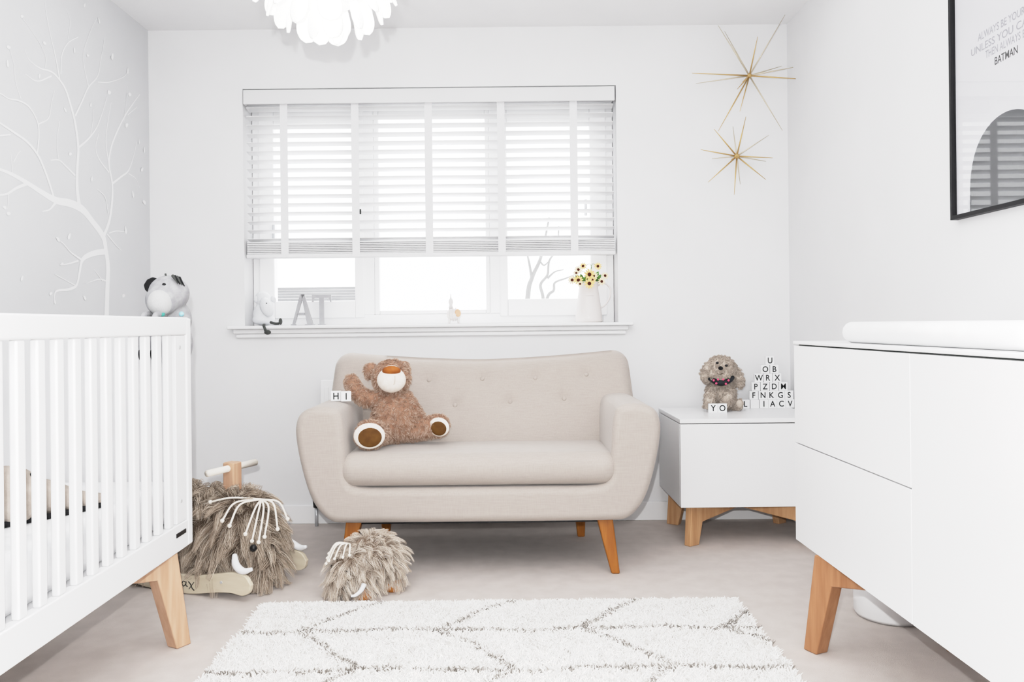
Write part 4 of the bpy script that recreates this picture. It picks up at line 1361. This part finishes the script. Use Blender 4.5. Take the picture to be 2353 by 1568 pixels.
# local x forward (towards camera-left)
me = blob([('e', (-0.02, 0, 0.125), (0.105, 0.075, 0.075)), ('e', (0.065, 0, 0.11), (0.06, 0.06, 0.062)), ('e', (0, 0, 0.09), (0.085, 0.07, 0.05)),
           ('t', [(0.1, 0, 0.10), (0.118, 0, 0.06), (0.12, 0, 0.03)], [0.04, 0.028, 0.02])] +
          [('t', [(x, y, 0.08), (x, y, 0.03)], [0.03, 0.028]) for x, y in ((0.045, 0.045), (0.045, -0.045), (-0.075, 0.045), (-0.075, -0.045))], 0.007, 4)
link('body', me, 'mam_skin2', sm)
fur('fur', me, 13000, 0.055, 'calf_fur', sm, comb=(-0.1, 0, -0.45), lift=0.8, noise=0.6, droop=0.5, clump=0.75, nclump=420, radius=0.0006, pts=6, curl=0.003, floor=0.004,
    keep=lambda p, n: p[:, 2] > 0.035)
for x, y in ((0.045, 0.047), (0.045, -0.047), (-0.075, 0.047), (-0.075, -0.047)):
    link('foot', MB().lathe([(0, 0), (0.028, 0), (0.031, 0.008), (0.029, 0.04), (0, 0.045)], (x, y, 0.001), 18), 'leather', sm, smooth=True)
for sgn in (1, -1):
    P = spline([Vector((0.07, sgn * 0.085, 0.062)), Vector((0.085, sgn * 0.09, 0.045)), Vector((0.105, sgn * 0.086, 0.032)), Vector((0.118, sgn * 0.078, 0.03))], 5)
    link('tusk', MB().tube(P, list(np.linspace(0.0095, 0.004, len(P))), 10), 'tusk', sm, smooth=True)
    link('eye', MB().ell((0.116, sgn * 0.045, 0.105), 0.006), 'black', sm, smooth=True)
c0 = Vector((0.075, 0.0, 0.185))
for e in ((0.06, -0.035, -0.03), (0.075, -0.02, -0.04), (0.08, 0.0, -0.045), (0.07, 0.02, -0.035), (0.05, 0.04, -0.03), (0.085, -0.01, -0.055), (0.03, 0.05, -0.025)):
    P = spline([c0, c0 + Vector((e[0] * 0.6, e[1] * 0.7, 0.004)), c0 + Vector(e)], 5)
    link('rope_strand', MB().tube(P, 0.0028, 8).ell(P[-1], 0.0055, None, 10, 6), 'rope', sm, smooth=True)

# ------------------------------------------------------------------ RUG
gx0, gx1, gy0, gy1 = -0.82, 0.765, 0.55, 2.765
rg = thing('shaggy_rug', 'ivory shaggy rug with grey trellis lines in front of the sofa', 'rug', (0, 0, 0))
link('backing', MB().box((gx0 + 0.005, gy0, 0.0005), (gx1 - 0.005, gy1 - 0.005, 0.010)), 'rug_base', rg)
def line_dist(x, y):
    """distance to the nearest trellis line"""
    wob = 0.010 * np.sin(x * 9.0 + 1.3) + 0.006 * np.sin(x * 23.0)
    wob2 = 0.012 * np.sin(y * 14.0) + 0.006 * np.sin(y * 37)
    rs = 0.287
    t = (2.505 - (y + wob)) / rs         # rows down from the first line
    dh = np.abs(t - np.round(t)) * rs
    tri = np.abs(((t % 2) + 2) % 2)
    tri = np.where(tri > 1, 2 - tri, tri)   # 0 at line one, 1 at line two
    xo = -0.63 + 0.222 * tri + wob2
    dd = (x - xo) / 0.43
    dd = np.abs(dd - np.round(dd)) * 0.43
    return np.minimum(dh, dd * 0.79)
N = 130000
yy = gy1 - (gy1 - gy0) * RNG.random(N) ** 1.5
xx = gx0 + (gx1 - gx0) * RNG.random(N)
ed = np.minimum(np.minimum(xx - gx0, gx1 - xx), gy1 - yy)
ok = ed > 0.010 * RNG.random(N)
xx, yy = xx[ok], yy[ok]
n = len(xx)
dl = line_dist(xx, yy)
isl = dl < 0.0105 * (0.4 + 0.9 * RNG.random(n))
isl &= RNG.random(n) < 0.82 + 0.2 * np.sin(xx * 17) * np.cos(yy * 21)
root = np.stack([xx, yy, np.full(n, 0.009)], 1)
lean = RNG.normal(size=(n, 3)) * 0.33
lean[:, 2] = 1.0
ncl = 5200
ci = RNG.choice(n, ncl, replace=False)
# cheap clump: snap to a jittered grid cell direction
cell = (np.floor(xx / 0.022).astype(int) * 7919 + np.floor(yy / 0.022).astype(int) * 104729) % ncl
cn = RNG.normal(size=(ncl, 3)) * 0.27
lean[:, :2] += cn[cell][:, :2]
d = norm(lean)
L = 0.021 * (0.7 + 0.5 * RNG.random(n))
t = np.linspace(0, 1, 4)
pos = root[:, None] + d[:, None] * (L[:, None] * t)[..., None]
pos[..., 2] -= 0.25 * L[:, None] * t ** 2
pos[..., 0] += (RNG.normal(size=(n, 1)) * 0.004) * t ** 2
rad = np.array([0.0016, 0.0017, 0.0014, 0.0007])
curves_obj('pile', pos[~isl], rad[None], 'rug_fur', rg)
o = curves_obj('trellis_pile', pos[isl], rad[None], 'rug_line', rg)
o['label'] = 'grey trellis lines'

# ================================================================== LIGHT
w = bpy.data.worlds.new('World')
SC.world = w
w.use_nodes = True
bg = w.node_tree.nodes['Background']
bg.inputs['Color'].default_value = (0.98, 0.99, 1.0, 1)
nt = w.node_tree          # overcast sky, brighter on the window side of the house
tcw = nt.nodes.new('ShaderNodeTexCoord')
sx_ = nt.nodes.new('ShaderNodeSeparateXYZ')
nt.links.new(tcw.outputs['Generated'], sx_.inputs[0])
mr = nt.nodes.new('ShaderNodeMapRange')
mr.inputs['From Min'].default_value = -0.2
mr.inputs['From Max'].default_value = 0.5
mr.inputs['To Min'].default_value = 0.7
mr.inputs['To Max'].default_value = 3.4
nt.links.new(sx_.outputs['Y'], mr.inputs['Value'])
nt.links.new(mr.outputs['Result'], bg.inputs['Strength'])

def light(name, kind, energy, loc, rot=(0, 0, 0), size=1.0, size_y=None, col=(1, 1, 1)):
    l = bpy.data.lights.new(name, kind)
    l.energy = energy
    l.color = col
    if kind == 'AREA':
        l.shape = 'RECTANGLE'
        l.size = size
        l.size_y = size_y or size
    else:
        l.shadow_soft_size = size
    o = bpy.data.objects.new(name, l)
    COL.objects.link(o)
    o.location = loc
    o.rotation_euler = rot
    return o
light('ceiling_fill', 'AREA', 16, (-0.1, 1.9, ZC - 0.02), (0, 0, 0), 2.6, 3.0)  # added unseen panel, evens out the room light from above
light('bounce_fill', 'AREA', 22, (-0.1, 1.2, 1.95), (R(180), 0, 0), 1.6, 1.4)  # added unseen lamp facing up, brightens the ceiling like bounced flash
light('window_fill', 'AREA', 150, (-0.35, YW + 1.5, 3.0), (R(-42), 0, 0), 2.4, 1.4)  # added lamp above the view outside, brightens slats, sill and reveals
light('camera_flash', 'POINT', 185, (-0.036, 0.0, EYE + 0.112), size=0.012)
light('lamp_bulb', 'POINT', 3, (lc.x, lc.y, lc.z + LR + 0.12), size=0.05)

# ================================================================== CAMERA
cam = bpy.data.cameras.new('Camera')
cam.sensor_width = 36
cam.lens = F / 2353 * 36
cam.shift_x = (2353 / 2 - CX) / 2353
cam.shift_y = (CY - 1568 / 2) / 2353
cam.clip_start = 0.02
co_ = bpy.data.objects.new('Camera', cam)
COL.objects.link(co_)
co_.matrix_world = Matrix.Translation((0, 0, EYE)) @ Matrix.Rotation(R(90), 4, 'X') @ Matrix.Rotation(-ROLL, 4, 'Z')
SC.camera = co_
SC.view_settings.view_transform = 'Standard'
SC.view_settings.look = 'None'
SC.view_settings.exposure = -0.04
SC.view_settings.use_curve_mapping = True
cm = SC.view_settings.curve_mapping
cm.white_level = (2.5, 2.5, 2.5)
cc = cm.curves[3]
for a, b in ((0.12, 0.12), (0.3, 0.31), (0.55, 0.55), (0.8, 0.71), (1.05, 0.80), (1.4, 0.865), (1.9, 0.92), (2.3, 0.985)):
    cc.points.new(a / 2.5, b)
cm.update()
SC.cycles.caustics_reflective = False
SC.cycles.caustics_refractive = False
SC.cycles.max_bounces = 8
SC.cycles.use_denoising = True
SC.cycles.use_adaptive_sampling = True
SC.cycles.adaptive_threshold = 0.025
